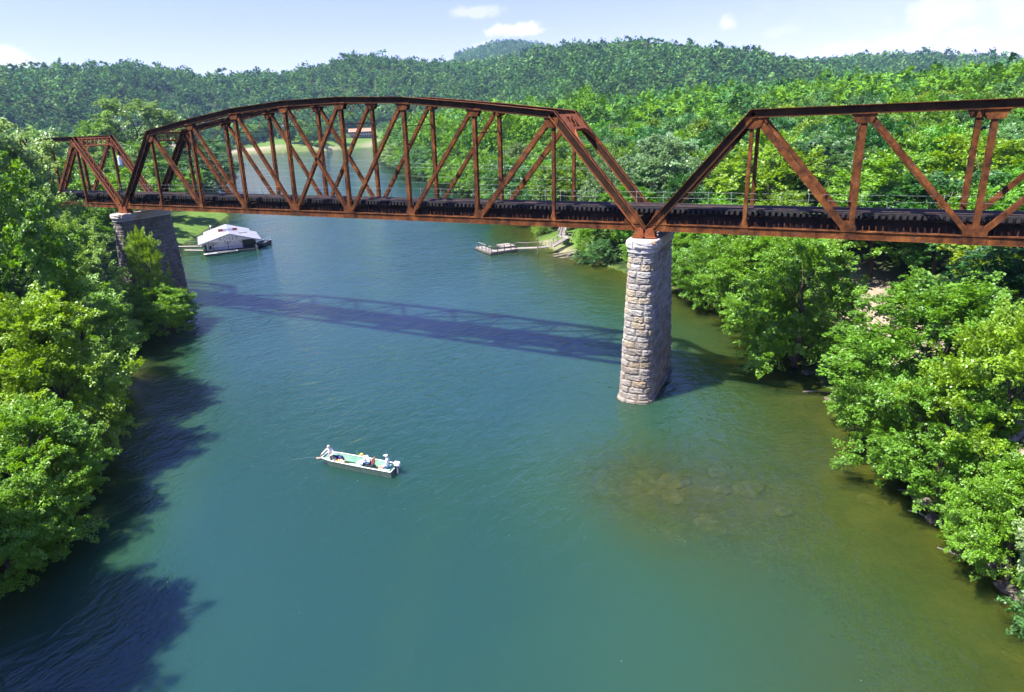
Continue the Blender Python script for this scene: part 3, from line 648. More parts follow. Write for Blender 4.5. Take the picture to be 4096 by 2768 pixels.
mb.box((.0, 1.0, 1.27), (6.5, .12, 1.75)); mb.box((-3.2, 5.5, 1.27), (.12, 9.0, 1.75)); mb.box((3.2, 5.5, 1.27), (.12, 9.0, 1.75)); mb.box((0, 10.0, 1.27), (6.5, .12, 1.75)); mb.build("wall", WHITE, house)
GAB = noise_mat("lilac_white_gable_board", [(.3, (.55, .55, .60)), (.6, (.66, .66, .70))], 1.2, 5, .7)
mb = MB(); mb.prism([(-4.1, 2.1), (6.0, 2.0), (6.0, 2.05), (.95, 3.42), (-4.1, 2.2)], (0, .3, 0), ((1, 0, 0), (0, 0, 1), (0, 1, 0)), -.04, .04); mb.build("gable", GAB, house)
mb = MB(); mb.box((4.5, 2.6, 1.2), (2.5, .1, 1.7)); mb.box((5.7, 5.6, 1.2), (.1, 6.0, 1.7)); mb.box((4.4, 2.5, .8), (1.3, .06, .12)); mb.build("dark_side_wall", DARKG, house)
for sgn, xe, ze in ((-1, -4.6, 1.98), (1, 6.5, 1.86)):
    mb = MB(); rdg = np.array((.95, 0, 3.52)); e = np.array((xe, 0, ze)); t = norm(e - rdg); L = np.linalg.norm(e - rdg); n = np.cross(t, SX); n = n if n[2] > 0 else -n
    y1 = 9.6
    mb.lbox(rdg, (t, SX, n), (0, L), (-.9, y1), (0, .05))
    for k in range(14): mb.lbox(rdg, (t, SX, n), (.05, L), (-.85 + k * .8, -.80 + k * .8), (.05, .085))
    mb.lbox(rdg, (t, SX, n), (.02, L + .02), (-.96, -.90), (-.16, .075)); mb.lbox(rdg, (t, SX, n), (L, L + .05), (-.9, y1), (-.12, .06))
    mb.lbox(rdg, (t, SX, n), (0, L * .8), (y1, 13.4), (-.03, .03))
    for k in range(5): mb.lbox(rdg, (t, SX, n), (.05, L * .8), (y1 + .3 + k * .8, y1 + .36 + k * .8), (.03, .06))
    mb.build("roof_slope", ROOFW, house)
SIGN = mat("white_roof_board", (.62, .62, .62), .7)
mb = MB(); mb.box((.95, 3.6, 3.72), (3.4, .06, .52)); sg = mb.build("roof_sign", SIGN, house)
for x in (-.35, 2.25):
    mb = MB(); mb.box((x, 3.56, 3.72), (.85, .05, .5)); mb.build("red_panel", RED, sg)
mb = MB(); mb.box((3.6, 2.6, 3.0), (1.5, .08, .1)); mb.build("roof_plank", WOODG, house)
for x in (-2.9, -2.1, .55, 3.15):
    mb = MB(); mb.box((x, .3, 1.2), (.09, .09, 1.8))
    if x > -2.5:
        for s in (-1, 1): mb.bar((x, .3, 1.45), (x + s * .62, .3, 2.05), .06, .06)
    mb.build("porch_post", DARKG, house)
mb = MB(); mb.bar((-3.1, .28, .95), (3.2, .28, .95), .05, .05); mb.build("porch_rail", DARKG, house)
mb = MB(); mb.tube([(-2.6, .9, .7), (-2.62, .9, 1.1), (-2.6, .9, 1.4)], .1, 8); mb.ball((-2.6, .88, 1.05), (.22, .05, .34), 10, 6); mb.build("hanging_hose", BLACK, house)
fc = bpy.data.curves.new("lettering", 'FONT'); fc.body = "ROSES"; fc.size = .82; fc.space_character = 1.55; fc.extrude = .012; fc.offset = .006; fc.align_x = 'CENTER'
fo = bpy.data.objects.new("lettering_source", fc); COL.objects.link(fo); bpy.context.view_layer.update()
fm = bpy.data.meshes.new_from_object(fo.evaluated_get(bpy.context.evaluated_depsgraph_get())); bpy.data.objects.remove(fo)
fm.materials.clear(); fm.materials.append(LET); lo = bpy.data.objects.new("lettering", fm); COL.objects.link(lo); lo.parent = house; lo.location = (.72, .245, 2.2); lo.rotation_euler = (R(90), 0, 0)
mb = MB(); mb.tube([(-2.0, 9, 2.6), (-2.0, 9, 3.9)], .03, 6); mb.ball((-2.0, 9, 3.95), .18, 8, 6); mb.build("lamp", WHITE, house)
def local(px, py, pz=0):
    c, s_ = math.cos(BR), math.sin(BR); return (BH[0] + c * px - s_ * py, BH[1] + s_ * px + c * py, pz)
for nm, a, b, lab in (("gangway", (-9.2, 7.4, .95), (-3.5, 4.9, .8), "long sunlit plank gangway from the left bank to the boathouse"), ("gangway", (-7.2, 3.3, .72), (-3.4, 1.0, .6), "shorter plank gangway at the front corner of the boathouse")):
    g = thing(nm, lab, "gangway", local(*a)); d = np.array(local(*b)) - np.array(local(*a)); L = np.linalg.norm(d)
    mb = MB(); mb.bar((0, 0, 0), d, .85, .06); mb.build("deck_planks", WOOD, g)
    mb = MB(); w = norm(np.cross((0, 0, 1), d))
    for s in (-1, 1): mb.bar(w * s * .36 + (0, 0, -.1), d + w * s * .36 + (0, 0, -.1), .07, .14)
    mb.build("beams", DARKG, g)
    if a[1] > 5:
        mb = MB()
        for k in range(3): q = d * k / 2; mb.bar(q + w * .38, q + w * .38 + (0, 0, .85), .05, .05)
        mb.bar(w * .38 + (0, 0, .83), d + w * .38 + (0, 0, .83), .04, .04); mb.build("hand_rail", GALV, g)
SKIFF = noise_mat("pale_skiff_paint", [(.3, (.55, .54, .46)), (.7, (.72, .71, .64))], 2, 4, .6)
q = local(-3.9, -2.1, .08); sk = thing("skiff", "long pale flat skiff moored along front of the boathouse", "boat", q, BR + .12)
GUN_ = GUN; GUN = SKIFF; jon_hull(5.9, 1.15, .34, DARKG, SKIFF, sk, [(2.2, .3, .24), (4.0, .3, .24)]); GUN = GUN_
q = local(6.2, 1.4, .05); sk = thing("moored_boat", "dark boat moored at the far right end of the boathouse", "boat", q, BR + R(62))
jon_hull(4.4, 1.7, .75, FLOATM, DARKG, sk, [(1.6, .35, .4), (3.0, .35, .4)])
BLUE = mat("pale_blue_trim", (.16, .28, .36), .6); mb = MB()
for z in (.95, 1.35): mb.bar((.9, -.8, z), (3.9, -.8, z), .05, .07)
for x in (.9, 2.4, 3.9): mb.bar((x, -.8, .7), (x, -.8, 1.4), .06, .06)
mb.build("side_rails", BLUE, sk); mb = MB(); mb.box((2.4, -.79, .86), (1.2, .04, .12)); mb.build("yellow_stripe", mat("yellow_paint", (.45, .28, .03), .6), sk)
for k, (x, y, l, a) in enumerate([(-9.0, 1.6, 2.6, .9), (-9.7, 1.9, 2.0, .6), (-7.9, 1.2, 2.9, 1.0)]):
    p0 = np.array(local(x, y, 0)); lg = thing("plank", ["pale board lying on left bank below the gangway", "short pale board at the waterline beside the stone pier", "thin pole leaning out of shallow water below the gangway"][k], "plank", p0)
    mb = MB(); mb.bar((0, 0, .3), (math.cos(a) * l, -math.sin(a) * l, -.05), (.45, .4, .09)[k], .07); mb.build("board", WOOD if k < 2 else WOODG, lg)

# ------------------------------------------------------------------ floating dock, walkway and stairs on the right bank
dk = thing("floating_dock", "pale plank floating dock with dark railing posts near right bank", "dock", (-36.0, 45.3, 0))
e1, e2 = np.array((-.804, .594, 0)), np.array((.594, .804, 0)); UP = np.array((0, 0, 1.))
def deckpiece(mb, o, a0, a1, b0, b1, z):
    k = int((a1 - a0) / .16)
    for i in range(k):
        u = a0 + (a1 - a0) * i / k; mb.lbox(o, (e1, e2, UP), (u, u + (a1 - a0) / k - .012), (b0, b1), (z, z + .05))
for (a0, a1, b0, b1, z, nm) in ((0, 6.1, 0, 1.5, .42, "side_walkway"), (0, 1.55, 1.52, 5.2, .425, "front_walkway"), (1.5, 4.3, 3.3, 5.6, .75, "raised_platform")):
    mb = MB(); deckpiece(mb, (0, 0, 0), a0, a1, b0, b1, z); d = mb.build(nm, WOOD, dk)
    mb = MB(); mb.lbox((0, 0, 0), (e1, e2, UP), (a0 + .05, a1 - .05), (b0 + .05, b1 - .05), (z - .52 if z < .5 else .1, z - .01)); mb.build("float_frame", FLOATM, d)
    mb = MB(); mb.lbox((0, 0, 0), (e1, e2, UP), (a0 - .03, a0), (b0, b1), (z - .3, z + .03)); mb.lbox((0, 0, 0), (e1, e2, UP), (a0, a1), (b0 - .035, b0 - .002), (z - .3, z + .03)); mb.build("fascia", WOODG, d)
POSTM = noise_mat("dark_weathered_post", [(.3, (.07, .06, .055)), (.7, (.16, .14, .12))], 4, 4, .9)
for (pts, top) in (([(0.08, .08), (.08, 1.3), (.08, 2.6), (.08, 3.9), (.08, 5.1)], POSTM), ([(.1, .1), (.9, .1)], WOOD), ([(2.1, .1), (3.6, .1), (5.1, .1)], WOOD)):
    mb = MB()
    for a, b in pts: q = e1 * a + e2 * b; mb.bar(q + UP * .45, q + UP * 1.45, .11, .11, e1)
    mb.build("rail_posts", POSTM, dk); mb = MB(); a, b = pts[0]; c, d = pts[-1]
    mb.bar(e1 * a + e2 * b + UP * 1.46, e1 * c + e2 * d + UP * 1.46, .14, .045)
    if top is POSTM: mb.bar(e1 * a + e2 * b + UP * 1.0, e1 * c + e2 * d + UP * 1.0, .05, .09)
    mb.build("top_rail", top, dk)
wkw = thing("walkway", "plank walkway with leaning handrail between floating dock and right bank", "walkway", (-33.4, 49.6, .5))
O = np.array((-33.4, 49.6, .5))
def planks(mb, p0, p1, w, sp=.17):
    p0 = np.array(p0, float); p1 = np.array(p1, float); d = p1 - p0; L = np.linalg.norm(d); t = d / L; s_ = norm(np.cross(UP, t)); n = np.cross(t, s_); k = int(L / sp)
    for i in range(k): mb.lbox(p0, (t, s_, n), (i * sp, i * sp + sp - .015), (-w / 2, w / 2), (0, .05))
A_, B_, C_, D_, E_ = [np.array(q) for q in ((-28.84, 49.9, .86), (-27.1, 50.5, 1.1), (-25.9, 53.6, 1.9), (-26.9, 54.9, 2.1), (-29.05, 62.5, 3.0))]
mb = MB(); planks(mb, (0, 0, 0), A_ - O, 1.3); planks(mb, A_ - O, B_ - O, 1.3); mb.build("deck_planks", WOOD, wkw)
def rail(parent, pts, h, side, mt, pm, lean=0, step=1.25):
    mb = MB(); mp = MB(); prev = None
    for a, b in zip(pts[:-1], pts[1:]):
        a = np.array(a, float); b = np.array(b, float); d = b - a; L = np.linalg.norm(d); s_ = norm(np.cross(UP, d)) * side; k = max(1, int(round(L / step)))
        for i in range(k + 1):
            q = a + d * i / k + s_; mp.bar(q - UP * .3, q + UP * h + s_ * lean * ((-1) ** i) * .25, .085, .085, (1, 0, 0))
        mb.bar(a + s_ + UP * h, b + s_ + UP * h, .13, .05)
    mb.build("hand_rail", mt, parent); mp.build("rail_posts", pm, parent)
rail(wkw, [(0, 0, 0), (A_ - O) * .4 + (0, 0, -.15), A_ - O], .95, .62, WOOD, POSTM, 1); rail(wkw, [(A_ - O) * .98, B_ - O], .85, -.6, WOOD, WOOD)
st = thing("stairway", "weathered wooden stairs with railings climbing the grassy right bank", "stairs", B_); O = B_
def steps(mb, p0, p1, w):
    p0 = np.array(p0, float); p1 = np.array(p1, float); d = p1 - p0; L = math.hypot(d[0], d[1]); k = max(2, int(L / .42)); t = norm((d[0], d[1], 0)); s_ = np.cross(UP, t)
    for i in range(k): q = p0 + d * (i + .5) / k; mb.lbox(q, (t, s_, UP), (-.19, .19), (-w / 2, w / 2), (0, .05)); mb.lbox(q, (t, s_, UP), (-.19, -.16), (-w / 2, w / 2), (-.14, 0))
    for s in (-1, 1): mb.bar(p0 + s_ * s * w / 2 - UP * .06, p1 + s_ * s * w / 2 - UP * .06, .05, .2)
mb = MB(); steps(mb, (0, 0, 0), C_ - O, 1.2); mb.build("lower_flight", WOOD, st)
mb = MB(); planks(mb, C_ - O + (.9, .1, .02), D_ - O + (-.5, .3, .02), 1.5); mb.build("landing", WOOD, st)
mb = MB(); steps(mb, D_ - O, E_ - O, 1.1); mb.build("upper_flight", WOOD, st)
rail(st, [(0, 0, 0), (C_ - O) * .97], .9, .62, WOOD, WOOD); rail(st, [(C_ - O) + (1.0, -.3, 0), (C_ - O) * 1.0 + (.2, .2, 0)], .8, -.5, WOOD, WOODG); rail(st, [D_ - O, E_ - O], .9, .58, WOOD, POSTM); rail(st, [D_ - O, E_ - O], .9, -.58, WOOD, POSTM)
mp_ = thing("mooring_post", "tall dark mooring post standing between walkway and shore", "post", (-28.9, 48.7, -.6)); mb = MB(); mb.tube([(0, 0, 0), (.03, 0, 2), (.02, 0, 3.6)], [.11, .1, .08], 8); mb.build("pole", POSTM, mp_)
for k, (x, y, l, az, r, lab) in enumerate([(-25.3, 46.9, 5.5, 40, .17, "thick grey driftwood log on right bank waterline below the stairs"), (-24.0, 46.0, 4.6, 25, .12, "thinner grey log lying lowest at right bank waterline"), (-22.0, 46.9, 4.0, 52, .14, "grey log lying uphill beside the round green bush"),
        (-26.2, 48.6, 3.4, 15, .10, "slim bleached branch lying by foot of the stairs"), (-23.4, 47.6, 3.0, 70, .13, "short grey log stub leaning up the bank near stairs")]):
    z = float(height(x, y)); lg = thing("driftwood_log", lab, "log", (x, y, max(z, 0) + .12), R(az), "driftwood logs on the right bank")
    mb = MB(); mb.tube([(0, 0, 0), (l * .35, .1, .12), (l * .7, -.05, .3), (l, .1, .5)], [r, r * .95, r * .8, r * .45], 8); mb.tube([(l * .55, 0, .2), (l * .8, .5, .45)], [r * .4, r * .15], 6); mb.build("log_body", WOODG, lg, True)

# ------------------------------------------------------------------ fishing boat with three people
FBO, FBR = (-16.22, -19.47, .0), math.atan2(.60, 5.4)
fb = thing("fishing_boat", "long pale green flat bottomed fishing boat with three people", "boat", FBO, FBR)
jon_hull(5.45, 1.2, .46, GREENOUT, GREENIN, fb, [(2.75, .55, .30), (4.95, .42, .34)])
mo = thing("outboard_motor", "white outboard motor clamped on stern of the green fishing boat", "outboard motor", tuple(Vector(FBO) + Matrix.Rotation(FBR, 3, 'Z') @ Vector((5.52, .1, 0))), FBR)
COWL = mat("white_motor_cowl", (.72, .70, .66), .4); mb = MB(); mb.box((.08, 0, .74), (.42, .28, .31)); c = bevel(mb.build("cowling", COWL, mo, True), .1, 4)
mb = MB(); mb.box((.06, 0, .2), (.14, .10, .85)); mb.box((.06, 0, -.12), (.34, .2, .03)); mb.tube([(-.06, 0, -.28), (.2, 0, -.28)], [.05, .04], 8); mb.build("lower_leg", GALV, mo)
mb = MB(); mb.box((-.05, 0, .45), (.1, .24, .2)); mb.bar((-.15, 0, .66), (-.62, -.12, .74), .05, .05); mb.build("clamp_and_tiller", BLACK, mo)
def inboat(x, y, z): v = Matrix.Rotation(FBR, 3, 'Z') @ Vector((x, y, z)); return (FBO[0] + v.x, FBO[1] + v.y, FBO[2] + v.z)
ORANGE = noise_mat("orange_cloth", [(.3, (.5, .12, .02)), (.7, (.72, .26, .05))], 9, 3, .8); NAVY = mat("navy_cloth", (.015, .02, .09), .8); TAN = mat("tan_cloth", (.55, .46, .25), .8); CREAM = mat("cream_plastic", (.66, .64, .58), .5); BRICK = mat("terracotta_plastic", (.5, .18, .09), .6)
def lifevest(x, y, rz, lab):
    t = thing("life_vest", lab, "life vest", inboat(x, y, .03), FBR + rz, "life vests in the fishing boat"); mb = MB()
    for s in (-1, 1): mb.box((0, s * .15, .1), (.46, .2, .16))
    mb.box((-.2, 0, .12), (.14, .4, .16)); bevel(mb.build("foam_panels", ORANGE, t), .05, 3); mb = MB()
    for dx in (-.05, .12): mb.box((dx, 0, .1), (.035, .53, .185))
    mb.build("straps", CREAM, t)
lifevest(1.06, .12, .5, "orange life vest with pale straps on floor near the bow"); lifevest(1.3, -.08, -.2, "orange life vest tossed beside navy bag toward middle of boat")
t = thing("duffel_bag", "navy blue bag behind the bow seat of the boat", "bag", inboat(.92, .36, .03), FBR + .2); mb = MB(); mb.tube([(-.25, 0, .17), (-.2, 0, .18), (.2, 0, .18), (.25, 0, .17)], [.08, .17, .17, .08], 12); mb.build("body", NAVY, t, True); mb = MB(); mb.tube([(-.12, 0, .33), (0, 0, .43), (.12, 0, .33)], .018, 5); mb.build("handle", BLACK, t)
t = thing("bucket", "small dark grey bucket behind the bow fisherman", "bucket", inboat(.72, .02, .05), FBR); mb = MB(); mb.tube([(0, 0, 0), (0, 0, .28)], [.12, .15], 14); mb.build("pail", mat("grey_plastic", (.16, .2, .23), .5), t, True); mb = MB(); mb.tube([(-.15, 0, .28), (0, .0, .40), (.15, 0, .28)], .008, 4); mb.build("handle", GALV, t)
t = thing("seat_cushion", "pale tan seat cushion on boat floor before the middle bench", "cushion", inboat(2.15, -.1, .05), FBR + .1); mb = MB(); mb.box((0, 0, .06), (.42, .36, .1)); bevel(mb.build("pad", TAN, t), .04, 3); mb = MB(); mb.box((.22, 0, .06), (.05, .2, .03)); mb.build("strap", CREAM, t)
t = thing("tackle_box", "small terracotta box on boat floor before the stern", "box", inboat(4.35, .12, .05), FBR - .3); mb = MB(); mb.box((0, 0, .1), (.4, .24, .18)); bevel(mb.build("case", BRICK, t), .02); mb = MB(); mb.box((0, 0, .205), (.41, .25, .03)); l = bevel(mb.build("lid", BRICK, t), .01); mb = MB(); mb.tube([(-.08, 0, .22), (-.08, 0, .27), (.08, 0, .27), (.08, 0, .22)], .012, 5); mb.build("handle", BLACK, t)
t = thing("cooler_lid", "white cooler on floor by the stern fisherman's feet", "cooler", inboat(4.62, -.34, .05), FBR); mb = MB(); mb.box((0, 0, .14), (.5, .26, .26)); bevel(mb.build("case", CREAM, t), .03); mb = MB(); mb.box((0, 0, .295), (.52, .28, .05)); bevel(mb.build("lid", WHITE, t), .015)
t.name = "cooler"
ch = thing("deck_chair", "orange backed swivel chair under the middle fisherman in the boat", "chair", inboat(3.62, .0, .05), FBR)
mb = MB(); mb.box((0, 0, .33), (.42, .42, .06)); bevel(mb.build("seat", BLACK, ch), .02); mb = MB(); mb.box((.24, 0, .64), (.06, .42, .44)); bevel(mb.build("backrest", BRICK, ch), .05, 3)
mb = MB(); mb.tube([(0, 0, 0), (0, 0, .3)], .04, 8); mb.box((0, 0, .02), (.3, .3, .03)); mb.build("pedestal", GALV, ch)

SKIN = mat("skin", (.46, .25, .17), .6); DENIM = noise_mat("faded_denim", [(.3, (.10, .16, .28)), (.7, (.2, .28, .42))], 14, 3, .9); SHIRTP = noise_mat("pale_pink_shirt", [(.3, (.60, .52, .52)), (.7, (.72, .66, .66))], 8, 3, .9); SHIRTW = noise_mat("white_shirt", [(.3, (.66, .65, .64)), (.7, (.75, .74, .74))], 8, 3, .9); SHIRTB = noise_mat("pale_blue_shirt", [(.3, (.52, .55, .62)), (.7, (.64, .67, .72))], 8, 3, .9)
GREYT = mat("grey_trousers", (.16, .14, .12), .9); NAVYT = mat("navy_trousers", (.03, .05, .14), .9); GREYH = mat("grey_hair", (.33, .30, .28), .9); YEL = mat("yellow_cap", (.72, .52, .03), .6); WHITEC = mat("pale_cap", (.68, .64, .60), .8); SHOE = mat("shoe", (.09, .06, .045), .7)
def person(label, loc, rz, J, shirt, trousers, hat, extra=None):
    """J: joint name -> local position, x forward, z up, seat hip centre near (0, 0, .1)."""
    root = thing("person", label, "person", loc, rz, "people in the green fishing boat")
    V, E, RD, MT = [], [], [], []
    def v(p, r, m): V.append(p); RD.append(r); MT.append(m); return len(V) - 1
    def e(a, b): E.append((a, b))
    g = lambda k: Vector(J[k])
    pel = v(g('hip'), .145, 1); be = v(g('hip').lerp(g('chest'), .45), .14, 0); chs = v(g('chest'), .155, 0); nb = v(g('chest').lerp(g('head'), .45), .085, 0); nk = v(g('chest').lerp(g('head'), .66), .058, 2)
    hd0 = v(g('head') - (g('head') - g('chest')).normalized() * .04, .075, 2); hd = v(g('head'), .098, 2); hd2 = v(g('head') + (g('head') - g('chest')).normalized() * .075, .075, 2)
    for a, b in ((pel, be), (be, chs), (chs, nb), (nb, nk), (nk, hd0), (hd0, hd), (hd, hd2)): e(a, b)
    f = Vector(J.get('face', (1, 0, -.25))).normalized(); n0 = v(g('head') + f * .09 - Vector((0, 0, .02)), .022, 2); n1 = v(g('head') + f * .125 - Vector((0, 0, .03)), .014, 2); e(hd, n0); e(n0, n1)
    for s, k in ((1, 'l'), (-1, 'r')):
        side = Vector((0, s, 0))
        sh = v(g('chest') + side * .17 + Vector((0, 0, .07)), .078, 0); el = v(g('elbow_' + k), .052, 0); wr = v(g('hand_' + k), .03, 2); e(chs, sh); e(sh, el)
        cf = v(g('elbow_' + k).lerp(g('hand_' + k), .8), .042, 0); e(el, cf); e(cf, wr)
        d = (g('hand_' + k) - g('elbow_' + k)).normalized(); pm = v(g('hand_' + k) + d * .06, .034, 2); e(wr, pm)
        lat = d.cross(Vector((0, 0, 1))).normalized()
        for q in range(4):
            o = lat * (q - 1.5) * .021; l = (.045, .055, .05, .038)[q]; a = v(g('hand_' + k) + d * .09 + o, .011, 2); b = v(a_ := (g('hand_' + k) + d * (.09 + l) + o * 1.1 - Vector((0, 0, .025))), .009, 2); e(pm, a); e(a, b)
        a = v(g('hand_' + k) + d * .05 + lat * .045 * -s, .012, 2); b = v(g('hand_' + k) + d * .085 + lat * .06 * -s, .010, 2); e(wr, a); e(a, b)
        th = v(g('hip') + side * .10 + Vector((.02, 0, -.02)), .10, 1); kn = v(g('knee_' + k), .068, 1); an = v(g('foot_' + k), .045, 1); to = v(g('foot_' + k) + Vector((.16, 0, -.03)), .038, 3); hl = v(g('foot_' + k) + Vector((.02, 0, -.05)), .042, 3)
        e(pel, th); e(th, kn); e(kn, an); e(an, hl); e(hl, to)
    me = bpy.data.meshes.new("body"); me.from_pydata([tuple(q) for q in V], E, []); o = bpy.data.objects.new("body", me); COL.objects.link(o)
    sk_ = o.modifiers.new("skin", 'SKIN'); sk_.use_smooth_shade = True
    for i, d in enumerate(me.skin_vertices[0].data): d.radius = (RD[i], RD[i]); d.use_root = (i == 0)
    o.modifiers.new("sub", 'SUBSURF').levels = 1; o.modifiers["sub"].render_levels = 1
    bpy.context.view_layer.update(); m2 = bpy.data.meshes.new_from_object(o.evaluated_get(bpy.context.evaluated_depsgraph_get())); bpy.data.objects.remove(o)
    m2.name = "body"; m2.materials.clear()
    for m in (shirt, trousers, SKIN, SHOE): m2.materials.append(m)
    P = np.array([tuple(q) for q in V])
    A = P[[a for a, b in E]]; B = P[[b for a, b in E]]; MA = np.array(MT)
    for p in m2.polygons:
        c = np.array(p.center); ab = B - A; t = np.clip(((c - A) * ab).sum(1) / np.maximum(1e-9, (ab * ab).sum(1)), 0, 1); d = ((A + ab * t[:, None] - c) ** 2).sum(1); i = int(np.argmin(d)); p.material_index = int(MA[E[i][0]] if t[i] < .5 else MA[E[i][1]])
    bo = bpy.data.objects.new("body", m2); COL.objects.link(bo); bo.parent = root
    hv = Vector(J['head']); upv = (hv - Vector(J['chest'])).normalized(); mb = MB(); c = hv + upv * .045 - f * .012
    mb.ball(c, (.108, .104, .078), 14, 8)
    if hat[0] == "cap": b = hv + upv * .05 + f * .13; mb.ball(b, (.075, .075, .014), 12, 6)
    mb.build(hat[0] if hat[0] == "cap" else "hair", hat[1], root, True)
    mb = MB()
    lat = f.cross(upv).normalized()
    for s in (-1, 1): mb.ball(hv + f * .092 + lat * s * .036 + upv * .012, .013, 6, 5)
    mb.build("eyes", BLACK, root); mb = MB(); mb.ball(hv + f * .096 - upv * .055, (.012, .028, .008), 6, 5); mb.build("mouth", mat("lips", (.35, .12, .1), .6), root)
    for s in (-1, 1): mb = MB(); mb.ball(hv + lat * s * .1, (.018, .012, .03), 6, 5); mb.build("ear", SKIN, root)
    return root
# bow: sits on the bow deck facing the camera side, one hand reaching over the bow
person("grey haired person in pale pink shirt leaning over the boat bow", inboat(.42, .16, .38), FBR + R(-80), dict(hip=(0, 0, .12), chest=(.12, 0, .52), head=(.24, 0, .82), face=(1, 0, -.5), elbow_l=(.26, .30, .36), hand_l=(.34, .10, .20), elbow_r=(.16, -.38, .40), hand_r=(.22, -.58, .20),
    knee_l=(.30, .20, .14), foot_l=(.24, .40, -.28), knee_r=(.32, .02, .14), foot_r=(.26, .30, -.28)), SHIRTP, GREYT, ("hair", GREYH))
person("person in yellow cap and white shirt bending forward on the chair", inboat(3.6, .0, .40), FBR + R(180), dict(hip=(0, 0, .10), chest=(.30, 0, .40), head=(.58, 0, .60), face=(1, 0, -.8), elbow_l=(.40, .26, .16), hand_l=(.66, .14, -.02), elbow_r=(.40, -.26, .16), hand_r=(.68, -.10, -.04),
    knee_l=(.42, .17, .08), foot_l=(.44, .18, -.30), knee_r=(.42, -.17, .06), foot_r=(.36, -.2, -.30)), SHIRTW, NAVYT, ("cap", YEL))
person("person in pale cap and pale blue shirt sitting by the outboard motor", inboat(4.95, .08, .34), FBR + R(192), dict(hip=(0, 0, .12), chest=(.05, 0, .56), head=(.10, 0, .86), face=(1, 0, -.1), elbow_l=(.10, .27, .32), hand_l=(.30, .12, .18), elbow_r=(.06, -.27, .30), hand_r=(.28, -.14, .16),
    knee_l=(.44, .12, .14), foot_l=(.46, .14, -.26), knee_r=(.42, -.14, .12), foot_r=(.52, -.18, -.26)), SHIRTB, DENIM, ("cap", WHITEC))
rod = thing("fishing_rod", "thin fishing rod held out over water from the boat bow", "fishing rod", inboat(.24, -.42, .56), FBR); mb = MB(); mb.tube([(0, 0, 0), (-.8, -.5, .12), (-1.9, -1.2, .1)], [.009, .006, .003], 5); mb.build("rod_blank", GALV, rod); mb = MB(); mb.tube([(.15, .1, -.03), (-.05, -.03, 0)], .016, 6); mb.build("grip", BLACK, rod)
rod = thing("fishing_rod", "thin fishing rod angled up from the bench in middle of boat", "fishing rod", inboat(2.95, .1, .34), FBR); mb = MB(); mb.tube([(0, 0, 0), (-.45, .3, .3), (-.85, .62, .42)], [.012, .009, .005], 5); mb.build("rod_blank", GALV, rod); mb = MB(); mb.tube([(0, 0, 0), (.18, -.12, -.05)], .016, 6); mb.build("grip", BLACK, rod)
t = thing("paddle", "brown wooden paddle sticking out past the boat bow", "paddle", inboat(.35, -.3, .52), FBR); mb = MB(); mb.tube([(.4, .25, .03), (-.3, -.12, -.02)], .018, 6); mb.build("shaft", WOODG, t); mb = MB(); mb.bar((-.3, -.12, -.02), (-.62, -.28, -.04), .16, .025); mb.build("blade", noise_mat("varnished_wood", [(.3, (.3, .17, .1)), (.7, (.42, .27, .17))], 6, 3, .6), t)
# second boat far upstream
b2 = thing("distant_boat", "tiny pale boat with two people far up the river", "boat", (-348, 270, .05), R(35)); GUN_ = GUN; GUN = WHITE; jon_hull(6.0, 1.6, .6, WHITE, CREAM, b2, [(2.2, .4, .4), (4.2, .4, .4)]); GUN = GUN_
for x, lab in ((2.2, "person in white sitting at the front of the tiny distant boat"), (4.2, "person in white sitting at the back of the tiny distant boat")):
    v = Matrix.Rotation(R(35), 3, 'Z') @ Vector((x, 0, .45)); person(lab, (-348 + v.x, 270 + v.y, v.z), R(35 + 180), dict(hip=(0, 0, .12), chest=(.05, 0, .56), head=(.10, 0, .86), face=(1, 0, -.1), elbow_l=(.10, .27, .32), hand_l=(.30, .12, .18), elbow_r=(.06, -.27, .30), hand_r=(.28, -.14, .16), knee_l=(.44, .12, .14), foot_l=(.46, .14, -.26), knee_r=(.42, -.14, .12), foot_r=(.52, -.18, -.26)), SHIRTW, NAVYT, ("cap", WHITEC))["group"] = "people in the distant boat"

# ------------------------------------------------------------------ far houses, power line
TANR = noise_mat("sun_bleached_orange_roof", [(.3, (.20, .12, .07)), (.7, (.27, .175, .11))], .6, 5, .8); DARKW = noise_mat("dark_timber_wall", [(.3, (.045, .04, .05)), (.7, (.10, .085, .09))], 2, 4, .9)
hx, hy = -432, 520; hz = float(height(hx, hy)); lodge = thing("lodge", "long two storey lodge with pale orange roof across the river", "house", (hx, hy, hz - .3), R(38))
mb = MB(); mb.box((0, 0, 3.2), (25, 11, 6.4)); mb.build("wall", DARKW, lodge)
mb = MB(); mb.prism([(-6.8, 6.1), (0, 9.6), (6.8, 6.1), (6.8, 6.4), (0, 9.95), (-6.8, 6.4)], (0, 0, 0), ((0, 1, 0), (0, 0, 1), (1, 0, 0)), -13.4, 13.4); mb.build("roof", TANR, lodge)
mb = MB(); mb.box((0, -6.3, 3.1), (25, 1.6, .25)); mb.box((0, -7.05, 3.75), (25, .08, .9)); mb.build("balcony", WOOD, lodge)
for k in range(9):
    for z in (1.6, 4.9): mb = MB(); mb.box((-11 + k * 2.75, -5.53, z), (1.1, .08, 1.5)); mb.build("window", GALV, lodge)
for k in range(6): mb = MB(); mb.box((-12.2 + k * 4.9, -7.0, 3.1), (.2, .2, 6.2)); mb.build("porch_post", WOOD, lodge)
hx, hy = -505, 480; hz = float(height(hx, hy)); h2 = thing("cottage", "small white cottage beyond a field across the river", "house", (hx, hy, hz + .5), R(30))
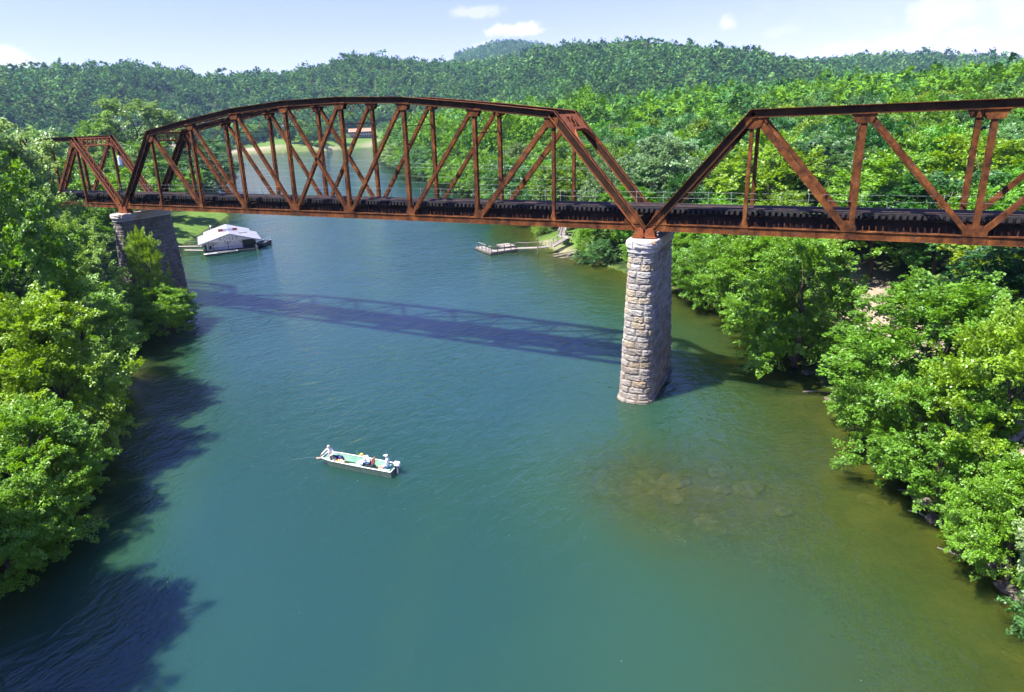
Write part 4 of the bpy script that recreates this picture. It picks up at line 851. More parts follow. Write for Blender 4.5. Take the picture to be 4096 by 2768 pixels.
mb = MB(); mb.box((0, 0, 2.2), (8, 6, 4.4)); mb.build("wall", WHITE, h2); mb = MB(); mb.prism([(-3.6, 4.2), (0, 6.6), (3.6, 4.2), (3.6, 4.4), (0, 6.9), (-3.6, 4.4)], (0, 0, 0), ((0, 1, 0), (0, 0, 1), (1, 0, 0)), -4.4, 4.4); mb.build("roof", GALV, h2)
for x in (-2, 2): mb = MB(); mb.box((x, -3.03, 2.4), (1, .06, 1.4)); mb.build("window", BLACK, h2)
ux, uy = -131, 45; uz = float(height(ux, uy)); UT = 20.6
up = thing("utility_pole", "pale utility pole with grey transformer among left bank trees", "utility pole", (ux, uy, uz - .5))
mb = MB(); mb.tube([(0, 0, 0), (0, 0, UT - uz)], [.2, .13], 8); mb.build("pole", GALV, up); mb = MB(); mb.box((0, 0, UT - uz - .4), (2.4, .14, .14), R(60)); mb.build("crossarm", GALV, up)
mb = MB(); mb.tube([(-.1, -.55, UT - uz - 4.6), (-.1, -.55, UT - uz - 2.6)], .42, 12); mb.ball((-.1, -.55, UT - uz - 2.6), (.42, .42, .15), 12, 6); mb.build("transformer", WHITE, up)
vx, vy = -8, 66; vz = float(height(vx, vy)); u2 = thing("utility_pole", "brown utility pole half hidden in the right bank trees", "utility pole", (vx, vy, vz - .5)); mb = MB(); mb.tube([(0, 0, 0), (0, 0, 13.0 - vz)], [.18, .12], 8); mb.build("pole", BARK, u2); mb = MB(); mb.box((0, 0, 12.6 - vz), (2.2, .13, .13), R(75)); mb.build("crossarm", BARK, u2)
WIRE = mat("weathered_cable", (.16, .17, .18), .6)
for k, (z0, z1, of, lab) in enumerate([(20.3, 12.7, -1.0, "uppermost thin cable strung across the river behind the bridge"), (18.0, 12.6, 1.0, "second thin cable from the top across the river behind the bridge"), (17.0, 10.6, 0, "third thin cable from the top across the river behind the bridge"), (15.6, 9.4, .2, "lowest thin cable strung across the river behind the bridge")]):
    mb = MB(); a = np.array((ux + of * .5, uy + of * .85, z0)); b = np.array((vx + of * .3, vy + of, z1)); mb.tube([a + (b - a) * t - UP * 14 * t * (1 - t) * .35 for t in np.linspace(0, 1, 40)], .012, 4); tag(mb.build("power_cable", WIRE), lab, "cable", "power cables across the river")

# ------------------------------------------------------------------ submerged boulders by the right pier
BOUL = noise_mat("algae_boulder", [(.3, (.05, .055, .024)), (.5, (.12, .118, .06)), (.75, (.24, .22, .14))], 1.1, 6, .9, .4, 5); rg = np.random.default_rng(3)
for k in range(36):
    x, y = 5.0 + rg.normal(0, 4.4), -13.2 + rg.normal(0, 3.0)
    if (x - .4) ** 2 + (y + 2) ** 2 < 6: continue
    z = float(height(x, y)); r = rg.uniform(.35, .95); bm = bmesh.new(); bmesh.ops.create_icosphere(bm, subdivisions=3, radius=1)
    ph = rg.uniform(0, 6, 3)
    for v in bm.verts:
        q = v.co; s = 1 + .18 * math.sin(q.x * 3 + ph[0]) * math.sin(q.y * 2.6 + ph[1]) + .1 * math.sin(q.z * 5 + q.x * 4 + ph[2]); v.co = (q.x * r * s * 1.25, q.y * r * s, q.z * r * s * .5)
    me = bpy.data.meshes.new("submerged_boulder"); bm.to_mesh(me); bm.free(); me.materials.append(BOUL); me.polygons.foreach_set("use_smooth", [True] * len(me.polygons))
    o = bpy.data.objects.new("submerged_boulder", me); COL.objects.link(o); o.location = (x, y, min(z + r * .1, -.32 - r * .60)); o.rotation_euler = (0, 0, rg.uniform(0, 6)); tag(o, "yellowish boulder under shallow water in front of the right pier", "boulder", "submerged boulders by the right pier")

for k, (x, y, l, az, lab) in enumerate([(16.9, -5.6, 1.7, 8, "short pale stick floating by the right bank shallows"), (17.6, -7.8, 1.3, -10, "bleached stick poking from right bank under the bushes"), (18.9, -13.0, 1.6, -32, "thin twiggy branch trailing in water at lower right bank"), (17.9, -9.9, 1.4, -28, "slender dark branch lying just under the right bank tree edge"), (12.2, 5.2, 2.6, 12, "pale log on the waterline below the big bright green tree")]):
    t = thing("fallen_branch", lab, "branch", (x, y, .05), R(az), "fallen branches at the right waterline"); mb = MB(); mb.tube([(0, 0, -.05), (l * .4, .06, .06), (l * .75, -.04, .04), (l, .05, .12)], [.05, .045, .03, .012], 6)
    for q in (.35, .55, .8): mb.tube([(l * q, 0, .05), (l * q + .3, .22 * (-1) ** int(q * 10), .14)], [.02, .006], 5)
    mb.build("stem", WOODG, t, True)
ROCK = noise_mat("wet_bank_rock", [(.3, (.05, .04, .03)), (.6, (.11, .09, .07)), (.8, (.17, .145, .115))], 1.5, 6, .8, .4, 6); rg = np.random.default_rng(12)
for k in range(26):
    u = rg.uniform(0, 1); x = np.interp(u, [0, .35, .6, 1], [23.2, 18.2, 14, 8]); y = np.interp(u, [0, .35, .6, 1], [-20, -6.5, 6.5, 20.5]); r = rg.uniform(.18, .5); x += rg.uniform(-.7, .3); bm = bmesh.new(); bmesh.ops.create_icosphere(bm, subdivisions=2, radius=1); ph = rg.uniform(0, 6, 3)
    for v in bm.verts: q = v.co; s = 1 + .2 * math.sin(q.x * 3 + ph[0]) * math.sin(q.y * 2.6 + ph[1]) + .12 * math.sin(q.z * 5 + q.x * 4 + ph[2]); v.co = (q.x * r * s * 1.3, q.y * r * s, q.z * r * s * .6)
    me = bpy.data.meshes.new("bank_rock"); bm.to_mesh(me); bm.free(); me.materials.append(ROCK); o = bpy.data.objects.new("bank_rock", me); COL.objects.link(o); o.location = (x, y, .02); o.rotation_euler = (0, 0, rg.uniform(0, 6)); tag(o, "small dark wet rock on the muddy edge of the right bank", "rock", "rocks along the right waterline")

# ------------------------------------------------------------------ trees
def leaf_cloud(rg, Rr, H, z0, ncl, nleaf, ls, flat=.62, rcl=(.20, .34), prof=.8, droop=.15, nsp=9, nzn=.42, **_):
    """crown between z0 and z0+H: clumps, each a handful of leafy sprays reaching outward; returns verts, faces, tint, clump centres"""
    ph = rg.uniform(0, 6.28, 4); cs = []; rs = []; dr_ = []
    for i in range(ncl):
        t = rg.uniform(0.04, .96) ** .9; a = rg.uniform(0, 6.283)
        rr = Rr * (math.sin(math.pi * min(.999, max(.001, t ** prof))) ** .62) * (1 + .20 * math.sin(2 * a + ph[0]) + .16 * math.sin(3 * a + ph[1] + 4 * t) + .12 * math.sin(5 * a + ph[2]))
        k = math.sqrt(rg.uniform(.25, 1.15)) if t < .85 else math.sqrt(rg.uniform(0, 1))
        rc = Rr * rg.uniform(*rcl); cs.append((rr * k * math.cos(a) * .88, rr * k * math.sin(a) * .88, z0 + H * t * .96 + .02 * H)); rs.append(rc); dr_.append((math.cos(a) * k, math.sin(a) * k, (t - .35) * 1.1))
    cs = np.array(cs); rs = np.array(rs); dr_ = np.array(dr_)
    w = rs ** 2; w /= w.sum(); ns = ncl * nsp; si = np.repeat(np.arange(ncl), nsp)
    d = rg.normal(size=(ns, 3)) * .8 + dr_[si] * .75 + np.array((0, 0, .28)); d /= np.linalg.norm(d, axis=1)[:, None]
    ax = d * np.array((1, 1, .5)) + rg.normal(size=(ns, 3)) * .25; ax /= np.linalg.norm(ax, axis=1)[:, None]
    up = np.array((0, 0, 1.0)) + d * .35 + rg.normal(size=(ns, 3)) * .22; up -= ax * (up * ax).sum(1)[:, None]; up /= np.linalg.norm(up, axis=1)[:, None]
    lat = np.cross(ax, up); o = cs[si] + d * rs[si][:, None] * rg.uniform(.05, .75, ns)[:, None] * np.array((1, 1, flat)); L = rs[si] * rg.uniform(.55, 1.15, ns)
    li = rg.choice(ns, nleaf, p=w[si] / nsp)
    t = rg.uniform(0, 1, nleaf) ** .8; wd = (.42 * (1 - t) ** .6 + .05) * np.minimum(1, t * 5 + .3)
    pos = o[li] + ax[li] * (t * L[li])[:, None] + lat[li] * (rg.uniform(-1, 1, nleaf) * wd * L[li])[:, None] + up[li] * (rg.normal(size=nleaf) * .07 * L[li] - .16 * t * t * L[li])[:, None]
    nrm = up[li] + rg.normal(size=(nleaf, 3)) * nzn; nrm /= np.linalg.norm(nrm, axis=1)[:, None]
    a2 = ax[li] * .6 + lat[li] * rg.uniform(-1, 1, nleaf)[:, None] + rg.normal(size=(nleaf, 3)) * .3; a2 -= nrm * (a2 * nrm).sum(1)[:, None]; a2 /= np.linalg.norm(a2, axis=1)[:, None]
    sd_ = np.cross(nrm, a2); sz = ls * rg.uniform(.55, 1.4, nleaf)[:, None]
    dr = np.array((0, 0, -1.0)) * sz * droop
    v = np.stack([pos - a2 * sz * .55, pos + sd_ * sz * .40 + a2 * sz * .05 + dr * .3, pos + a2 * sz * .6 + dr, pos - sd_ * sz * .40 + a2 * sz * .05 + dr * .3], 1).reshape(-1, 3)
    f = np.arange(nleaf * 4).reshape(-1, 4)
    ct = rg.uniform(.82, 1.2, ns); tint = np.repeat(ct[li] * rg.uniform(.75, 1.25, nleaf), 4)
    return v, f, tint, cs
def make_tree(name, seed, Rr, Ht, z0, ncl, nleaf, ls, limbs=9, tr=.022, **kw):
    rg = np.random.default_rng(seed); v, f, tint, cs = leaf_cloud(rg, Rr, Ht - z0, z0, ncl, nleaf, ls, **kw)
    root = bpy.data.objects.new(name, None); COL.objects.link(root); root.empty_display_size = .5
    me = np_mesh("crown", v, f, 4, {"tint": ('FLOAT', tint)}, [LEAF]); c = bpy.data.objects.new("crown", me); COL.objects.link(c); c.parent = root
    mb = MB(); b = Ht * tr; top = z0 + (Ht - z0) * .8; wob_ = rg.normal(0, Rr * .05, (6, 2))
    axis_ = [np.array((wob_[i][0] * i / 3, wob_[i][1] * i / 3, -1.2 + (top + 1.2) * i / 5)) for i in range(6)]
    mb.tube(axis_, [b * (1.25 - .2 * i) if i < 5 else b * .15 for i in range(6)], 8)
    for i in rg.choice(len(cs), min(limbs, len(cs)), replace=False):
        e = cs[i]; st_ = axis_[min(4, max(1, int((e[2] - np.hypot(e[0], e[1]) * .6 + 1.2) / (top + 1.2) * 5)))]; m_ = (st_ + e) / 2 + np.array((0, 0, .08 * Ht)) * .5
        mb.tube([st_, m_, e], [b * .42, b * .28, b * .08], 5)
    t = mb.build("trunk", BARK, root, True); return root
TREES = []; WOODS = []
def plant(src, x, y, ztop, rad, colr, label, group=None, rz=None, lean=0, cat="tree", name=None, sink=0):
    base = float(height(x, y)); base = max(base, -.3) - sink
    r = copy_tree(src) if src["used"] else src; src["used"] = 1
    for c in r.children: c.color = (*colr, 1)
    H = max(2.0, ztop - base); r.location = (x, y, base); r.scale = (rad / src["R"], rad / src["R"], H / src["H"]); r.rotation_euler = (0, lean, rz if rz is not None else random.Random(x * 7 + y).uniform(0, 6.28))
    if name: r.name = name
    tag(r, label, cat, group); TREES.append((x, y, rad)); return r
def proto(name, seed, Rr, Ht, z0, ncl, nleaf, ls, **kw):
    t = make_tree(name, seed, Rr, Ht, z0, ncl, nleaf, ls, **kw); t["R"] = Rr; t["H"] = Ht; t["used"] = 0; return t
NEAR = [proto("bank_tree", 11, 5, 10, .8, 85, 62000, .155, flat=.7, rcl=(.18, .34)), proto("bank_tree", 12, 5, 11, 1.6, 75, 60000, .165, flat=.75, rcl=(.19, .36)), proto("bank_tree", 13, 5, 9, .5, 90, 62000, .145, flat=.65, rcl=(.17, .33)), proto("bank_tree", 14, 5, 12, 2.5, 75, 60000, .175, flat=.75, rcl=(.19, .36))]
BUSH = [proto("bank_shrub", 31, 2, 3, .05, 34, 10000, .12, flat=.8, rcl=(.25, .42), tr=.012)]
MID = [proto("wood_tree", 20 + k, 5, 12, (2.6, 1.8, 3.2, 2.2, 2.0)[k], (46, 56, 42, 62, 50)[k], 24000, .25, flat=(.7, .8, .68, .85, .72)[k], rcl=((.22, .40), (.20, .36), (.24, .42), (.19, .34), (.2, .38))[k], prof=(.8, .95, .7, 1.05, .85)[k], limbs=7, tr=.016) for k in range(5)]
YG, YG2, MG, DG, PALE, BG = (.168, .290, .013), (.128, .268, .016), (.106, .234, .017), (.034, .112, .020), (.205, .30, .10), (.074, .180, .042)
# left bank, near
plant(NEAR[3], -63.6, -13.8, 24.2, 7.2, (.195, .300, .085), "tallest pale green tree on the left bank by the frame edge", rz=1.0)
plant(NEAR[1], -59.5, -14.2, 18.4, 5.8, (.165, .290, .060), "mid green tree below the tallest pale one on the left bank", rz=2.2)
plant(NEAR[0], -53.6, -13.4, 14.2, 4.8, (.175, .295, .05), "rounded green tree left of the small tree before the stone pier", rz=2.9)
plant(NEAR[1], -56.0, -3.8, 11.2, 2.2, YG, "slim bright young tree in front of the left stone pier", rz=.4)
plant(NEAR[2], -53.2, -4.6, 5.3, 4.2, YG2, "low spreading tree leaning over water beside left pier", rz=3.9)
plant(NEAR[0], -42.5, -19.5, 10.2, 4.9, (.14, .275, .03), "mid green bank tree between tallest pale tree and yellow green ones", rz=5.2)
plant(NEAR[1], -33.5, -27.6, 11.8, 5.0, YG, "bright yellow green tree at middle of the left frame edge", rz=3.0)
plant(NEAR[2], -30.6, -28.0, 8.6, 3.8, YG, "lower yellow green tree leaning over dark water on the left", rz=.9)
plant(NEAR[0], -26.6, -32.2, 7.4, 3.9, YG2, "yellow green tree low at the left frame edge over shadowed water", rz=2.6)
plant(NEAR[2], -24.0, -35.6, 4.6, 3.3, YG2, "lowest overhanging tree at the left frame edge", rz=4.4)
plant(NEAR[3], -66.0, -20.0, 17.5, 6.5, (.165, .290, .060), "green tree half hidden behind the tallest pale left bank tree", rz=1.9)
plant(NEAR[1], -46.0, -27.0, 13.5, 6.0, DG, "dark tree behind the yellow green ones at the left frame edge", rz=.2)
for x, y, zt, rd in ((-43, -41, 26, 6.5), (-36, -46, 26, 6.5), (-51, -37, 27, 6.5), (-42.0, -25.5, 21.5, 4.8), (-22.0, -45, 22, 5.6), (-20.5, -50, 24, 6.2), (-19.5, -55.5, 25, 6.5), (-19, -62, 25, 7), (-29, -47, 22, 6), (-27, -56, 24, 7)):
    plant(NEAR[3], x, y, zt, rd, MG, "tall bank tree just outside the left frame edge shading the water", "tall trees outside the left frame edge")  # unseen trees; inland ones added to block the sky's reflection in the water
# right bank, near
plant(NEAR[0], 11.4, 10.8, 11.2, 5.1, YG2, "big bright green tree right of the pale pier under the bridge", rz=.7)
plant(NEAR[2], 9.2, 14.2, 7.0, 3.9, YG2, "low bright tree leaning over water behind the pale pier", rz=2.1)
for x, y, zt, rd, c, k, lab in ((2.8, 26.0, 8.2, 4.6, MG, 2, "low green tree over the water just right of the pale pier"), (-2.5, 33.0, 7.6, 4.8, YG2, 0, "low bright tree seen behind right edge of the pale pier"), (-8.0, 40.0, 6.6, 4.4, MG, 2, "low green tree behind left edge of the pale pier"), (6.8, 21.0, 9.6, 4.6, YG2, 1, "bright tree between the pale pier and big bright green tree"), (8.6, 23.5, 9.4, 4.2, YG, 3, "yellow green tree behind the big bright green one under bridge")):
    plant(NEAR[k], x, y, zt, rd, c, lab)
plant(NEAR[1], 19.0, -1.6, 11.2, 5.6, MG, "large mid green tree at middle of the right bank cluster", rz=1.2)
plant(NEAR[3], 25.0, 6.6, 12.3, 5.4, DG, "dark tree under the right span at the right frame edge", rz=4.0)
plant(NEAR[1], 21.2, -9.6, 11.4, 3.4, YG, "yellow green tree standing out at right of the bank cluster", rz=.3)
plant(NEAR[0], 19.2, -9.0, 8.0, 3.7, MG, "mid green tree overhanging water below the yellow green right one", rz=5.6)
plant(NEAR[3], 23.2, -17.6, 11.6, 3.1, PALE, "pale leaved tree at the right frame edge nearest the camera", rz=2.9)
plant(NEAR[2], 21.4, -14.2, 6.2, 2.9, YG2, "low bright tree over water near the right frame edge", rz=3.3)
plant(NEAR[2], 17.8, -4.6, 6.4, 3.2, YG2, "low bright tree on the waterline below the large mid green one", rz=1.6)
plant(NEAR[0], 23.6, -21.0, 7.6, 2.7, MG, "lowest green tree at the right frame edge near the corner", rz=1.1)
for x, y, zt, rd, c, lab in [(20.6, -12.0, 2.6, 1.7, MG, "leafy shrub at right waterline below the yellow green tree"), (22.3, -18.0, 3.0, 1.8, BG, "greyish shrub at right waterline near the bottom corner"), (-19.8, 46.6, 5.2, 2.4, YG2, "round bright bush beside the wooden stairs on right bank"), (-16.6, 44.6, 3.4, 2.3, BG, "grey green bush on right bank between round bush and pale pier"), (-6.0, 36.2, 3.6, 2.6, MG, "small green bush on right waterline just behind the pale pier"),
        (-34.8, 64.5, 3.2, 1.7, YG, "small yellow green bush at waterline left of the stairs"), (-61.5, -2.2, 4.0, 2.4, MG, "green bush against the base of the left stone pier"), (16.0, 1.0, 2.8, 2.0, MG, "small shrub at right waterline under the bridge edge"), (23.0, -24.5, 3.6, 2.2, MG, "green shrub in the lower right corner by water"), (-20.0, 44.6, 1.4, 1.3, BG, "low grey green bush on the waterline below the round bush")]:
    plant(BUSH[0], x, y, zt, rd, c, lab, "bushes on the waterline", cat="shrub")
# a bare-twigged dead tree by the left pier and one behind the bridge
for x, y, h, lab in ((-60.5, -7.0, 9.5, "bare grey twiggy dead tree beside the left stone pier"), (-19.5, 56.5, 13.5, "bare pale dead tree standing among right bank trees behind bridge")):
    rg = np.random.default_rng(int(abs(x))); z = float(height(x, y)); t = thing("dead_tree", lab, "dead tree", (x, y, z)); mb = MB(); mb.tube([(0, 0, -.3), (.2, .1, h * .4), (.1, -.2, h * .75), (.3, 0, h)], [.16, .12, .07, .02], 7); mb.build("trunk", WOODG, t, True); mb = MB()
    for k in range(26):
        q = np.array((.2, 0, h * rg.uniform(.3, .9))); a = rg.uniform(0, 6.28); l = rg.uniform(.12, .3) * h; e = q + np.array((math.cos(a) * l, math.sin(a) * l, l * rg.uniform(.2, .8))); mb.tube([q, (q + e) / 2 + (0, 0, .1 * l), e], [.05, .03, .008], 5)
        for j in range(3): b = q + (e - q) * rg.uniform(.4, .9); c = b + rg.normal(size=3) * l * .25; mb.tube([b, c], [.018, .005], 4)
    mb.build("branches", WOODG, t)
# conspicuous trees farther off
plant(MID[1], -9.5, 53.5, 17.9, 7.4, (.150, .250, .095), "broad pale green tree directly behind the span joint", "trees behind the bridge")
plant(MID[3], 5.5, 49.0, 17.0, 7.0, YG, "bright yellow green tree behind the right span's first panel", "trees behind the bridge")
plant(MID[0], 18.0, 37.0, 16.4, 6.4, YG2, "rounded bright tree behind the right span's second panel", "trees behind the bridge")
plant(MID[2], 27.5, 44.0, 18.0, 6.0, YG, "bright tree behind the right span at the right frame edge", "trees behind the bridge")
plant(MID[2], -181, 84, 33.0, 12.5, (.135, .23, .055), "tall rounded light green tree on left bank behind the portal", "left bank trees beyond the bridge", rz=.5)
plant(MID[3], -189, 76, 27.5, 7.0, YG2, "yellow green tree left of the tall rounded light green one", "left bank trees beyond the bridge")
for x, y, zt, rd, c, k in [(-150, 82, 17.5, 8.5, DG, 0), (-166, 94, 18.5, 9, DG, 1), (-182, 108, 19, 9, DG, 2), (-199, 119, 16, 8, MG, 3), (-150, 62, 20, 9, MG, 4), (-128, 52, 16, 6.5, MG, 0), (-205, 100, 24, 9, DG, 1), (-228, 118, 24, 10, MG, 2), (-118, 36, 15, 6, YG2, 3), (-108, 26, 14, 6, YG2, 4), (-98, 14, 15, 7, MG, 0), (-132, 30, 18, 8, MG, 1), (-88, 4, 14, 6, MG, 2), (-80, -8, 15, 6, DG, 3), (-250, 140, 24, 10, DG, 4), (-160, 40, 20, 9, MG, 0), (-215, 70, 24, 10, MG, 1), (-240, 90, 25, 10, BG, 3), (-104, -12, 17, 8, MG, 4), (-128, 4, 18, 8, BG, 2)]:
    q_ = plant(MID[k], x, y, zt, rd, c, "green tree in the wood on the left bank beyond the bridge", "left bank trees beyond the bridge"); WOODS.append((q_, "left"))
# wood on the right bank behind the bridge: individual trees, nearest first; what lies behind reads as one mass
rg = np.random.default_rng(77); cand = []
P = np.stack([rg.uniform(-330, 260, 90000), rg.uniform(8, 460, 90000)], -1)
dxy = P - np.array(CAMP[:2]); dist = np.hypot(*dxy.T); azs = np.degrees(np.arctan2(dxy[:, 0], dxy[:, 1]))
sdv = sdist(P[:, 0], P[:, 1])
# right-bank side only: beyond the river's right shore
rightside = np.array([True] * len(P)); sh = RIVER[:29]
proj_ = np.interp(P[:, 1], sh[:, 1], sh[:, 0]); rightside = P[:, 0] > proj_
ok = (sdv > 2.0) & rightside & (azs > -44) & (azs < 15) & (dist < 430) & (dist > 58) & (P[:, 1] > 14) & (lawn(P[:, 0], P[:, 1]) < .45) & (pdist(P[:, 0], P[:, 1], PATH) > 6.8)
ok &= ~((P[:, 0] > -24) & (P[:, 0] < -19) & (P[:, 1] < 60) & (P[:, 1] > 44))
P, dist, sdv = P[ok], dist[ok], sdv[ok]; o_ = np.argsort(dist); P, dist, sdv = P[o_], dist[o_], sdv[o_]
acc = [(x, y, r * .8) for x, y, r in TREES]; wood = []
for (x, y), d, s in zip(P, dist, sdv):
    r = float(rg.uniform(3.8, 6.2)) + min(1.5, d / 250)
    if s < 5: r *= .8
    A_c = np.array(acc); 
    if (np.hypot(A_c[:, 0] - x, A_c[:, 1] - y) < (A_c[:, 2] + r) * .68).any(): continue
    acc.append((x, y, r)); wood.append((x, y, r, d, s))
cols = [YG, YG2, YG2, YG2, MG, MG, BG, BG, (.125, .225, .065), DG, (.04, .125, .022)]
NIND = 196; far_wood = wood[NIND:]
for i, (x, y, r, d, s) in enumerate(wood[:NIND]):
    h = float(height(x, y)); Ht = rg.uniform(9, 13.5) + min(5, s * .07)
    if d < 90: Ht = min(Ht, 12.5)
    if s < 6: Ht *= .8
    az_ = math.degrees(math.atan2(x - CAMP[0], y - CAMP[1])); top_ = 22 + math.tan(R(float(np.interp(az_, [-44, -36, -30, -20, -10, 0, 12], [.2, .4, .9, 2.2, 2.7, 2.5, 2.1])) + rg.uniform(-.5, .45))) * d
    Ht = max(6.5, min(Ht, top_ - h))
    c = cols[rg.integers(len(cols))]; c = tuple(q * rg.uniform(.85, 1.18) for q in c)
    near_ = d < 115
    q_ = plant(MID[rg.integers(5)], x, y, h + Ht, r, c, "leafy green tree in the dense wood just behind the bridge on the right" if near_ else "leafy green tree farther back in the right bank wood", "right bank wood just behind the bridge" if near_ else "right bank wood farther back"); WOODS.append((q_, "near" if near_ else "back"))
sh_ = RIVER[15:23]; seg = np.hypot(*np.diff(sh_, axis=0).T); cu = np.concatenate([[0], np.cumsum(seg)])
for u in np.arange(6, cu[-1], 8.5):
    x, y = np.interp(u, cu, sh_[:, 0]), np.interp(u, cu, sh_[:, 1]); d_ = math.hypot(x - CAMP[0], y - CAMP[1]); c = [YG2, MG, MG, PALE, BG][rg.integers(5)]; o2 = rg.uniform(-.5, 2.5)
    if u > 60 and rg.random() < min(.5, (u - 60) / 500): continue
    r = plant(MID[rg.integers(5)], x + .8 * o2, y + .6 * o2, rg.uniform(8, 13.5), rg.uniform(4.2, 6.4) * (1 + d_ / 900), c, "tree overhanging the water on the right bank", "trees overhanging the water behind the bridge", sink=2.2); WOODS.append((r, "shore"))
# field trees and the river edge across the water
rg = np.random.default_rng(5)
for k in range(46):
    for _ in range(60):
        x, y = rg.uniform(-560, -345), rg.uniform(385, 620); s = float(sdist(np.array([x]), np.array([y]))[0])
        if 7 < s < 75 and np.hypot(x + 428, y - 512) > 26 and np.hypot(x + 405, y - 492) > 16: break
    h = float(height(x, y)); t = s < 30 and rg.random() < .6
    q_ = plant(MID[k % 5], x, y, h + (rg.uniform(4, 7) if t else rg.uniform(11, 17)), rg.uniform(3.5, 5) if t else rg.uniform(6.5, 9), [MG, BG, YG2, DG][rg.integers(4)], "green tree in the fields on the far bank across the river", "far bank trees across the river"); WOODS.append((q_, "field"))

# labels for the woods: what a tree looks like, which row, and which part of the bridge it stands behind
def hue(c):
    if c[2] > .06: return "pale green"
    if c[1] < .14: return "dark green"
    if c[0] > .125: return "yellow green"
    return "bluish green" if c[2] > .03 else ("bright green" if c[1] > .215 else "mid green")
BINS = {"near": [(520, "the centre span's right half"), (590, "the centre span's end post"), (660, "the pale pier"), (745, "the right span's sloping end"), (800, "the right span's first post"), (870, "the right span's second panel"), (930, "the right span's third panel"), (2000, "the right frame edge")],
    "left": [(60, "the left span's hidden part"), (115, "the left span's portal"), (150, "the gap left of centre span"), (185, "the centre span's left end post"), (2000, "the centre span's second panel")],
    "field": [(230, "the centre span's third panel"), (265, "the centre span's fourth panel"), (300, "the centre span's crossed middle panel"), (345, "the middle panel's right side"), (2000, "the lodge side of the field")]}
BINS["back"] = BINS["near"]; BINS["shore"] = [(400, "the centre span's sixth panel"), (450, "the centre span's seventh panel"), (2000, "the centre span's eighth panel")]
Rm = np.array((_r, _u, _f)); recs = []
for r, zone in WOODS:
    q = Rm @ (np.array(r.location) + [0, 0, 8] - np.array(CAMP)); u = (2048 - 166.2 + 2522.2 * q[0] / q[2]) / 4; d = float(np.hypot(q[0], q[2])); recs.append([r, zone, u, d, next(t for lim, t in BINS[zone] if u < lim), hue(r.children[0].color)])
for zone in BINS:
    Z_ = [q for q in recs if q[1] == zone]; ds = sorted(q[3] for q in Z_)
    cutn = 5 if zone == "back" else 3; names_ = ["middle", "mid-back", "back", "far-back", "farthest"] if cutn == 5 else ["front", "near-front", "near-middle"] if zone == "near" else ["nearest", "middle", "farthest"]
    keyd = {}
    for q in Z_:
        k = min(cutn - 1, int(sum(e < q[3] for e in ds) / len(ds) * cutn)); sz = q[0].scale[0] * 5
        w = ("small" if sz < 4.9 else "broad" if sz > 6 else "rounded"); keyd.setdefault((w, q[5], names_[k], q[4]), []).append(q)
    where = {"near": "wood", "back": "wood", "left": "left bank wood", "field": "far bank field", "shore": "waterline"}[zone]
    for (w, c, row, land), L_ in keyd.items():
        L_.sort(key=lambda q: q[2])
        for i, q in enumerate(L_):
            pre = "" if len(L_) == 1 else ("left of two, " if i == 0 else "right of two, ") if len(L_) == 2 else ("leftmost, " if i == 0 else "rightmost, " if i == len(L_) - 1 else ("second", "third", "fourth", "fifth", "sixth", "seventh")[min(5, i - 1)] + " from left, ")
            q[0]["label"] = f"{pre}{w} {c} tree, {row} row, behind {land}"
# forest that covers the hills: far off, reads as one mass
def forest(name, pts, rad, cols_, label, nleaf=80, seed=1, lsz=.42):
    rg = np.random.default_rng(seed); T = [leaf_cloud(rg, 1.0, 1.7, .15, 12, nleaf, lsz, flat=.75, rcl=(.3, .5), nzn=.16, nsp=6)[:3] for _ in range(8)]
    vs, cs_ = [], []; ti = rg.integers(8, size=len(pts)); a = rg.uniform(0, 6.28, len(pts))
    for k in range(len(pts)):
        v, f, t = T[ti[k]]; c, s = math.cos(a[k]), math.sin(a[k]); r = rad[k]
        vs.append(np.stack([pts[k, 0] + r * (v[:, 0] * c - v[:, 1] * s), pts[k, 1] + r * (v[:, 0] * s + v[:, 1] * c), pts[k, 2] + r * v[:, 2] * 1.25], -1))
        cs_.append(np.concatenate([cols_[k][None, :] * (.5 + .5 * t[:, None]), np.ones((len(t), 1))], 1))
    v = np.concatenate(vs); me = np_mesh(name, v, np.arange(len(v)).reshape(-1, 4), 4, {"tint": ('FLOAT_COLOR', np.concatenate(cs_))}, [LEAFV])
    o = bpy.data.objects.new(name, me); COL.objects.link(o); return tag(o, label, "forest", None, "stuff")
fw = np.array([(x, y, float(height(x, y)) + 3) for x, y, r, d, s in far_wood]); fr2 = np.array([q[2] * 1.15 for q in far_wood]); cl = np.array([YG2, MG, MG, BG, DG, (.09, .19, .05)])
rg = np.random.default_rng(8)
if len(fw): forest("distant_wood", fw + [0, 0, 4], fr2, cl[rg.integers(len(cl), size=len(fw))] * rg.uniform(.85, 1.15, (len(fw), 1)), "wood on flat land between the bridge and the hills", 800, 3, .115)
def ring(n, az0, az1, d0, d1, jit):
    a = np.radians(rg.uniform(az0, az1, n)); d = np.sqrt(rg.uniform(d0 ** 2, d1 ** 2, n)); return np.stack([CAMP[0] + d * np.sin(a), CAMP[1] + d * np.cos(a)], -1), d
def poisson(Pt, mind):
    g = {}; keep = []
    for i, (x, y) in enumerate(Pt):
        m = mind[i]; cx, cy = int(x // 8), int(y // 8); bad = False
        for u in range(cx - 2, cx + 3):
            for w in range(cy - 2, cy + 3):
                for (a, b) in g.get((u, w), ()):
                    if (a - x) ** 2 + (b - y) ** 2 < m * m: bad = True; break
                if bad: break
            if bad: break
        if not bad: g.setdefault((cx, cy), []).append((x, y)); keep.append(i)
    return np.array(keep)
sets = []
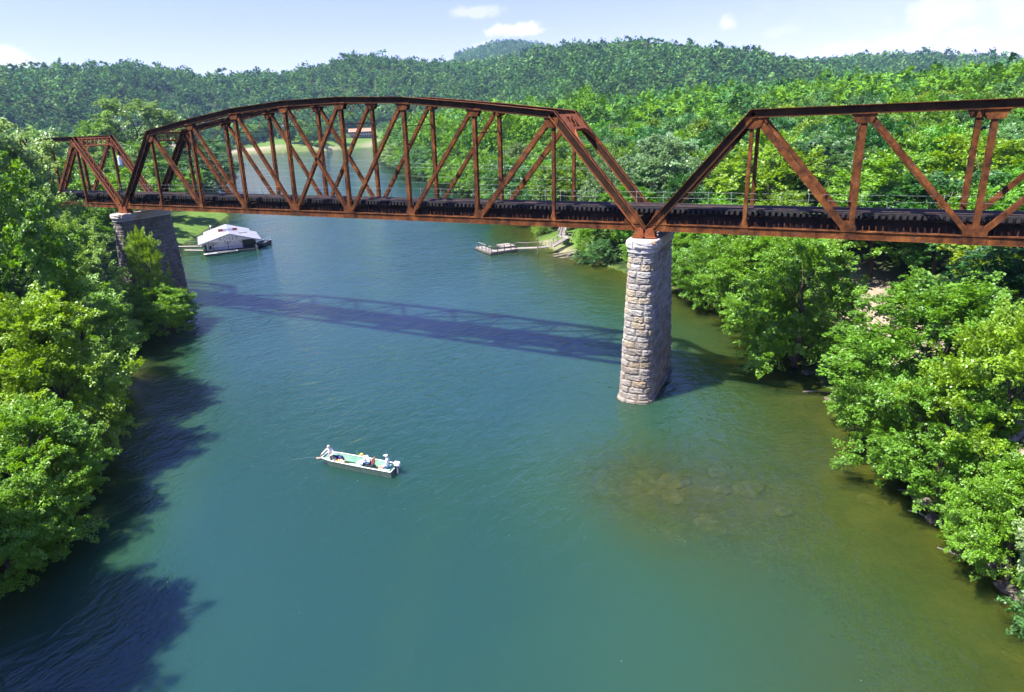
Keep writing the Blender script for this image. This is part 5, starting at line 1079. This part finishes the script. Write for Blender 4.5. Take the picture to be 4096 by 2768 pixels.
for n, a0, a1, d0, d1 in ((26000, -67, 14, 300, 1180), (5000, -12, 15, 1150, 1620), (3500, -29.5, -20.5, 1900, 2450)):
    Pt, d = ring(n, a0, a1, d0, d1, 1); s = sdist(Pt[:, 0], Pt[:, 1]); z = height(Pt[:, 0], Pt[:, 1])
    D0 = np.interp(np.degrees(np.arctan2(Pt[:, 0] - CAMP[0], Pt[:, 1] - CAMP[1])), R1[:, 0], R1[:, 3])
    k = (s > 25) & (d > np.where(d1 < 1200, np.where(Pt[:, 0] < -.98 * (Pt[:, 1] + 48) , 300, D0 - 90), 0)) & (lawn(Pt[:, 0], Pt[:, 1]) < .5) & ~((np.hypot(Pt[:, 0] + 428, Pt[:, 1] - 512) < 30))
    Pt, d, z = Pt[k], d[k], z[k]; r = rg.uniform(2.9, 6.0, len(Pt)) * rg.uniform(.8, 1.3, len(Pt)) * np.where(d > 1150, 1.2, 1); q = poisson(Pt, r * 1.25); sets.append((np.concatenate([Pt[q], z[q][:, None]], 1), r[q]))
pts = np.concatenate([a for a, b in sets]); rad = np.concatenate([b for a, b in sets])
hc = np.array([(.055, .140, .034), (.066, .160, .034), (.082, .178, .036), (.042, .116, .034), (.10, .19, .045), (.034, .090, .034)])
print("hill trees", len(pts), "wood", len(wood))
patch = .5 + .5 * wob(pts[:, 0], pts[:, 1], 45, 6)
ci = np.clip((rg.random(len(pts)) * 6).astype(int), 0, 5)
forest("hillside_forest", pts - [0, 0, .8], rad * rg.uniform(.85, 1.2, len(pts)), hc[ci] * (.8 + .4 * patch)[:, None] * rg.uniform(.85, 1.15, (len(pts), 1)), "dense green forest covering the hills beyond the river", 130, 2, .40)
bluff = thing("rock_bluff", "thin band of bare grey rock below the hilltop forest", "rock bluff", (0, 0, 0)); mb = MB()
for k in range(14):
    a = R(-19.2 + k * .45); d = 905 + 8 * math.sin(k); x, y = CAMP[0] + d * math.sin(a), CAMP[1] + d * math.cos(a); z = float(height(x, y)); mb.box((x, y, z + 6.2 + math.sin(k * 2.1)), (9, 5, 4.5 + 1.5 * math.sin(k * 1.7)), -a)
bevel(mb.build("rock_face", MORTAR, bluff), .8, 2)

# ------------------------------------------------------------------ air
hz_ = bpy.data.materials.new("air"); hz_.use_nodes = True; nt = hz_.node_tree; nt.nodes.clear(); o_ = nt.nodes.new("ShaderNodeOutputMaterial"); pv = nt.nodes.new("ShaderNodeVolumePrincipled"); pv.inputs["Color"].default_value = (.50, .74, 1.0, 1); pv.inputs["Density"].default_value = .00008; pv.inputs["Anisotropy"].default_value = .2
nt.links.new(pv.outputs[0], o_.inputs["Volume"])
mb = MB(); mb.lbox((0, 0, 0), ((1, 0, 0), (0, 1, 0), (0, 0, 1)), (-3400, 2600), (-760, 3400), (-6.3, 330)); hz = mb.build("haze", hz_); tag(hz, kind="stuff", label="thin bluish summer haze over the valley", cat="haze")
